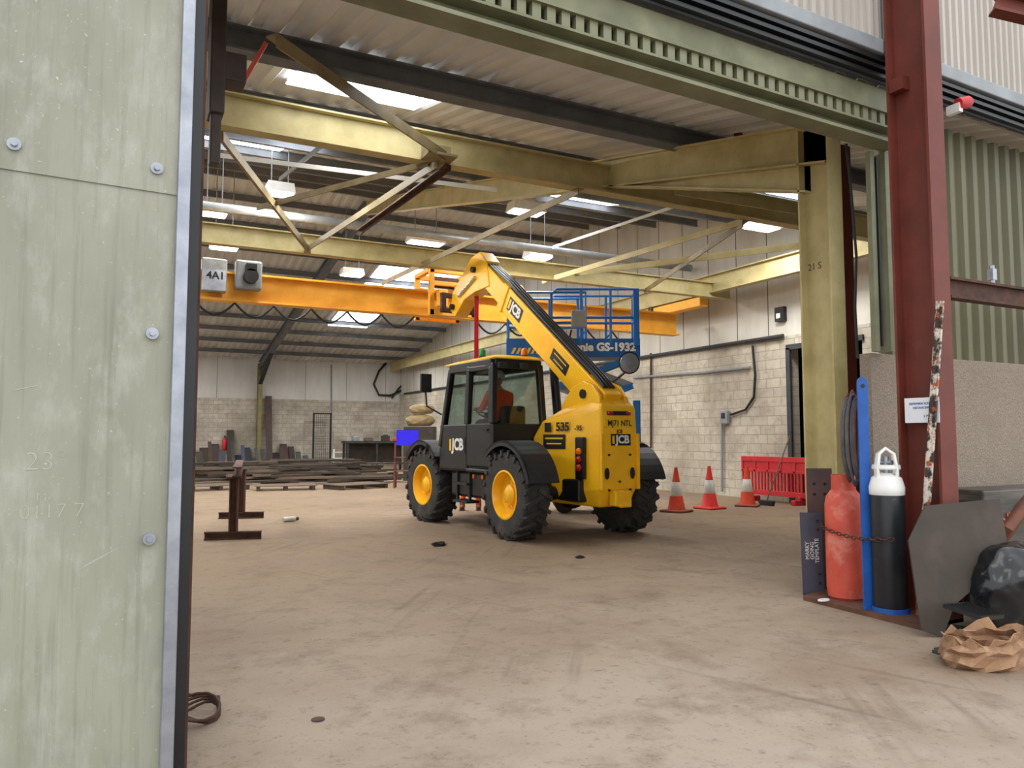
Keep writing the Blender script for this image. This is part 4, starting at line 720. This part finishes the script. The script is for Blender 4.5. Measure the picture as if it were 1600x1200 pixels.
MB().lathe([(.11, 1.19), (.115, 1.2), (.11, 1.23)], n=24, cap=False).build('guard_ring', 'white', bg); MB().cyl((0, 0, 1.15), (0, 0, 1.3), .025).cyl((0, -.06, 1.25), (0, .06, 1.25), .02).build('valve', 'galv', bg)
MB().lathe([(.14, 0), (.146, .0), (.146, .04), (.14, .04)], n=30, cap=False).build('foot_ring', 'bluerack', bg)
p = fl(1359, 952, .04); rk = thing('cylinder_rack', 'tall blue steel post of the gas cylinder rack', 'rack', (p.x, p.y, .04), -YAW)
pts = [(-.045, 0, 0), (.045, 0, 0), (.045, 0, 1.93)]+[(.045*math.cos(a*.35), 0, 1.93+.06*math.sin(a*.35)) for a in range(1, 9)]+[(-.045, 0, 1.93)]
MB().prism(pts, (0, .02, 0)).build('post', 'bluerack', rk); MB().cyl((0, -.004, 1.91), (0, .024, 1.91), .018).build('eyelet', 'black', rk); MB().box((.0, .0, .01), (.1, .06, .02)).build('base', 'bluerack', rk)
# chain around the cylinders
cc = []
rp, bp = V((rg.location.x, rg.location.y, 0)), V((bg.location.x, bg.location.y, 0)); dd = (bp-rp).normalized(); pn = V((dd.y, -dd.x, 0))
if pn.dot(V((0, 0, 0))-rp) < 0: pn = -pn
for i in range(9): a = math.pi*.5+math.pi*.5*(1-i/8); cc.append(rp+(dd*math.cos(a)+pn*math.sin(a))*.195)
for i in range(9): a = math.pi*.5*(1-i/8); cc.append(bp+(dd*math.cos(a)+pn*math.sin(a))*.165)
path = []
for a, b in zip(cc, cc[1:]):
    n = max(1, int((b-a).length/.015))
    for i in range(n): path.append(a+(b-a)*i/n)
b = MB(); step = 3; cnt = 0
for i in range(0, len(path)-step, step):
    q = path[i].copy(); d = (path[i+step]-path[i]); tt = i/len(path); q.z = .72-.06*math.sin(tt*math.pi)-.05*tt
    f = frame(d, (0, 0, 1)).to_3x3(); ax = f.col[2] if cnt % 2 else f.col[0]; cnt += 1; dn = d.normalized()
    b.tube([q+dn*.03*math.cos(t_*.7854)+ax*.015*math.sin(t_*.7854) for t_ in range(8)], .005, 5, True)
tag(b.build('chain', 'rust', smooth=True), 'rusty chain wrapped round both gas cylinders', 'chain')
hp = aY(1332, 688, 4.7)
hc_ = thing('hose_coil', 'coiled grey and red welding hoses hanging beside the blue post', 'hose', (hp.x, hp.y, hp.z-.4))
for i in range(9):
    rx, rz_ = .06+.012*(i % 4), .3+.03*(i % 5); oy = .016*i-.07
    MB().tube([V((rx*math.cos(a*.3142)+.01*(i % 3), oy, .42+rz_*math.sin(a*.3142))) for a in range(20)], .012, 6, True).build('loop', 'hose2' if i % 4 == 0 else 'hose', hc_, smooth=True)
MB().tube([(.06, -.05, .2), (.08, -.08, 0), (.09, -.09, -.1)], .011, 6).build('loose_end', 'hose', hc_, smooth=True)
a = fl(1271, 930); tp = thing('steel_template', 'blue-grey steel template plate with chalk writing', 'steel plate', (a.x, a.y, 0), -YAW*1.2)
w1, h1 = .2, .78; MB().prism([(-w1/2, -.02, .0), (w1/2, -.02, 0), (w1/2, .02, h1), (-w1/2, .02, h1)], (0, .012, 0)).build('plate', 'bplate', tp)
text('MARKY\nGOING\nTEMPLATE', .05, 'chalk', (0.0, -.001, .42), (0, .05, 1), (-1, 0, 0), tp, 'chalk_writing', .0)
for z in (.12, .2, .62, .7): MB().cyl((.06, -.012+z*.05, z), (.06, -.026+z*.05, z), .012, n=12).build('hole', 'black', tp)
a = fl(1290, 928); bp_ = thing('steel_template', 'tall brown steel plate with punched holes behind the red cylinder', 'steel plate', (a.x, a.y+.03, 0), -YAW*1.2)
w1, h1 = .24, 1.2; MB().prism([(-w1/2, -.01, .0), (w1/2, -.01, 0), (w1/2, .02, h1), (-w1/2, .02, h1)], (0, .015, 0)).build('plate', 'brplate', bp_)
for z in (.95, 1.05):
    for x in (-.05, .05): MB().cyl((x, -.005+z*.025, z), (x, -.016+z*.025, z), .014, n=12).build('hole', 'black', bp_)
# dark leaning sheet
def pl(x, y):
    n = V((-.25, -1, .22)).normalized(); o = fl(1473, 996); r = ray(x, y); return CAM+r*((o-CAM).dot(n)/r.dot(n))
pts = [pl(*q) for q in ((1473, 996), (1440, 984), (1420, 845), (1446, 790), (1562, 779), (1578, 872), (1492, 945))]
tag(MB().prism(pts, V((.003, .012, -.002))).build('steel_sheet', 'plate'), 'dark brown steel sheet leaning against the maroon column', 'steel sheet')
a = fl(1436, 968); q = aY(1469, 470, 3.93); tag(MB().bar(a, q, .06, .022).bar(a, q, .022, .06).build('spattered_pole', 'mottle'), 'paint-spattered pole leaning against the maroon column', 'pole')
pa = thing('paper_sign', 'white paper distancing notice taped to the maroon column', 'sign', (CX-.11, 4.15, 1.62)); MB().box((0, 0, .11), (.004, .31, .21)).build('sheet', 'paper', pa)
text('REMEMBER SOCIAL', .026, 'inkblue', (-.003, 0, .165), (0, -1, 0), (0, 0, 1), pa, bold=0); text('DISTANCING', .026, 'inkblue', (-.003, 0, .13), (0, -1, 0), (0, 0, 1), pa, bold=0); text('2 M', .03, 'inkblue', (-.003, -.04, .06), (0, -1, 0), (0, 0, 1), pa, bold=0)
wbx = aY(1512, 785, 4.55); wp = thing('wrapped_stack', 'stack of boards in dark patterned wrapping against the concrete wall', 'stack', (wbx.x, 4.55, 0)); MB().box((.9, .05, .74), (1.8, .4, .54)).build('wrapping', mat('dark_woodgrain_wrap', '4b4640', '2f2c2a', 4, .4, st=(.3, 1, 6), c3='6a625a'), wp, bev=.02)
MB().box((.9, .05, .23), (1.7, .35, .46)).build('bearer', 'timber2', wp); text('Viem', .17, 'redgas', (.45, -.16, .78), (.8, 0, .55), (-.5, 0, .8), wp, bold=0)
tag(MB().tube([fl(1540, 960)+V((.1, .3, .05)), aY(1575, 826, 3.95), aY(1605, 785, 4.0), aY(1680, 690, 4.05)], .055, 14).build('clay_pipe', 'terr', smooth=True), 'brown pipe sloping up at the right edge', 'pipe')
b1 = fl(1560, 985); o = tag(MB().blob((0, 0, 0), (.5, .28, .38), .1, 2.3, 5, 1.5, 3, .07).build('refuse_sack', 'bag', smooth=True), 'black polythene sack marked in white beside the dark sheet', 'sack'); o.location = (b1.x+.24, b1.y+.0, .02)
bpy.context.view_layer.update(); ok, lc, nr, _ = o.ray_cast(V((.0, -.25, 1.5)), V((0, .05, -1)).normalized())
if ok:
    nr = (nr+V((-.25, -.6, .3))).normalized(); xd = V((.95, -.25, 0)); xd = (xd-nr*xd.dot(nr)).normalized(); text('LEAD', .11, 'chalk', lc+nr*.035, xd, nr.cross(xd), o, 'lettering', 0)
b1 = fl(1560, 1042); rr = random.Random(5); lv = []
for z, sx, sy in ((0, .32, .19), (.04, .37, .22), (.09, .35, .21), (.13, .37, .22), (.16, .33, .19), (.19, .35, .21)):
    lv.append([V((math.cos(k_*.2618)*sx*(1+rr.uniform(-.09, .09)), math.sin(k_*.2618)*sy*(1+rr.uniform(-.12, .12)), z+(rr.uniform(-.02, .02) if z > 0 else 0)+(rr.uniform(-.05, .05) if z > .18 else 0))) for k_ in range(24)])
o = tag(MB().loft(lv, False).build('paper_sack', 'sack'), 'crumpled torn brown paper sack at the right edge of the floor', 'sack'); o.location = (b1.x+.04, b1.y+.1, 0)
so_ = o.modifiers.new('solid', 'SOLIDIFY'); so_.thickness = .006
gr = fl(1545, 1010); gt = thing('drain_grate', 'black slotted grate lying on the brown paper sack', 'grate', (gr.x, gr.y+.1, .23), .2)
for y in (-.12, .12): MB().box((0, y, 0), (.42, .02, .03)).build('edge_bar', 'black', gt)
for i in range(9): MB().box((-.2+i*.05, 0, 0), (.018, .22, .028)).build('slat', 'black', gt)
gt.rotation_euler = (.2, .1, .2)
for x, y, w_, h_, rz, lb in ((1496, 985, .16, .1, .5, 'flat black scrap on the floor under the dark sheet corner'), (1512, 1000, .12, .07, -.4, 'small flat black scrap beside the brown paper sack')):
    q = fl(x, y); R3 = Matrix.Rotation(rz, 3, 'Z'); tag(MB().prism([q+R3 @ V(c_)*1.0 for c_ in ((-w_, -h_, .0), (w_*.8, -h_*.9, 0), (w_, h_*.6, 0), (.1*w_, h_, 0), (-w_*.9, h_*.5, 0))], (0, 0, .012)).build('flat_scrap', 'matt'), lb, 'scrap')
tag(MB().tube([aY(*q, 4.0) for q in ((1580, 870), (1592, 852), (1610, 848), (1620, 870), (1600, 882), (1585, 872))], .02, 8).build('orange_hose', 'hvorange', smooth=True), 'orange hose loop above the black sack at right edge', 'hose')
q = fl(1470, 1020); tag(MB().box((q.x, q.y, .012), (.12, .05, .02)).box((q.x+.02, q.y+.03, .015), (.06, .03, .02)).build('metal_offcut', 'dark'), 'small metal offcut on the floor before the dark sheet', 'offcut')
q = fl(1290, 940, .04); tag(MB().tube([V((q.x+.06*math.cos(a), q.y+.02+.03*math.sin(a), .05)) for a in [k_*.6283 for k_ in range(10)]], .008, 6, True).build('wire_ring', 'white', smooth=True), 'small white ring by the foot of the red cylinder', 'ring')
# cable by the door leaf
q = fl(312, 1120); b = MB()
for i in range(4): b.tube([V((q.x+(.1+.02*i)*math.cos(a*.3927)-.02*i, q.y+(.14+.02*i)*math.sin(a*.3927), .02+.012*i+.02*math.sin(a*.8))) for a in range(16)], .008, 6, True)
b.tube([q+V((.1, .05, .01)), q+V((.12, .2, .03)), q+V((.0, .35, .01)), q+V((-.1, .5, .01))], .008, 6)
tag(b.build('cable_coil', 'rust', smooth=True), 'loose brown cable coil on the floor at the sliding door edge', 'cable')
q = fl(497, 1125); tag(MB().lathe([(.03, 0), (.036, .003), (.036, .006), (.028, .008), (0, .008)], (q.x, q.y, 0), n=20).build('floor_stud', 'rust'), 'small round metal disc set on the floor in front', 'disc')
# ================================================================ LIGHT
w = bpy.data.worlds.new('world'); bpy.context.scene.world = w; w.use_nodes = True
bg_ = w.node_tree.nodes['Background']; bg_.inputs[0].default_value = (.93, .96, 1, 1); bg_.inputs[1].default_value = 1.9
s = bpy.data.lights.new('sun', 'SUN'); s.energy = .7; s.angle = .6; s.color = (1, .96, .9); so = bpy.data.objects.new('sun', s); C.objects.link(so); so.rotation_euler = (R_(38), R_(-12), 0)
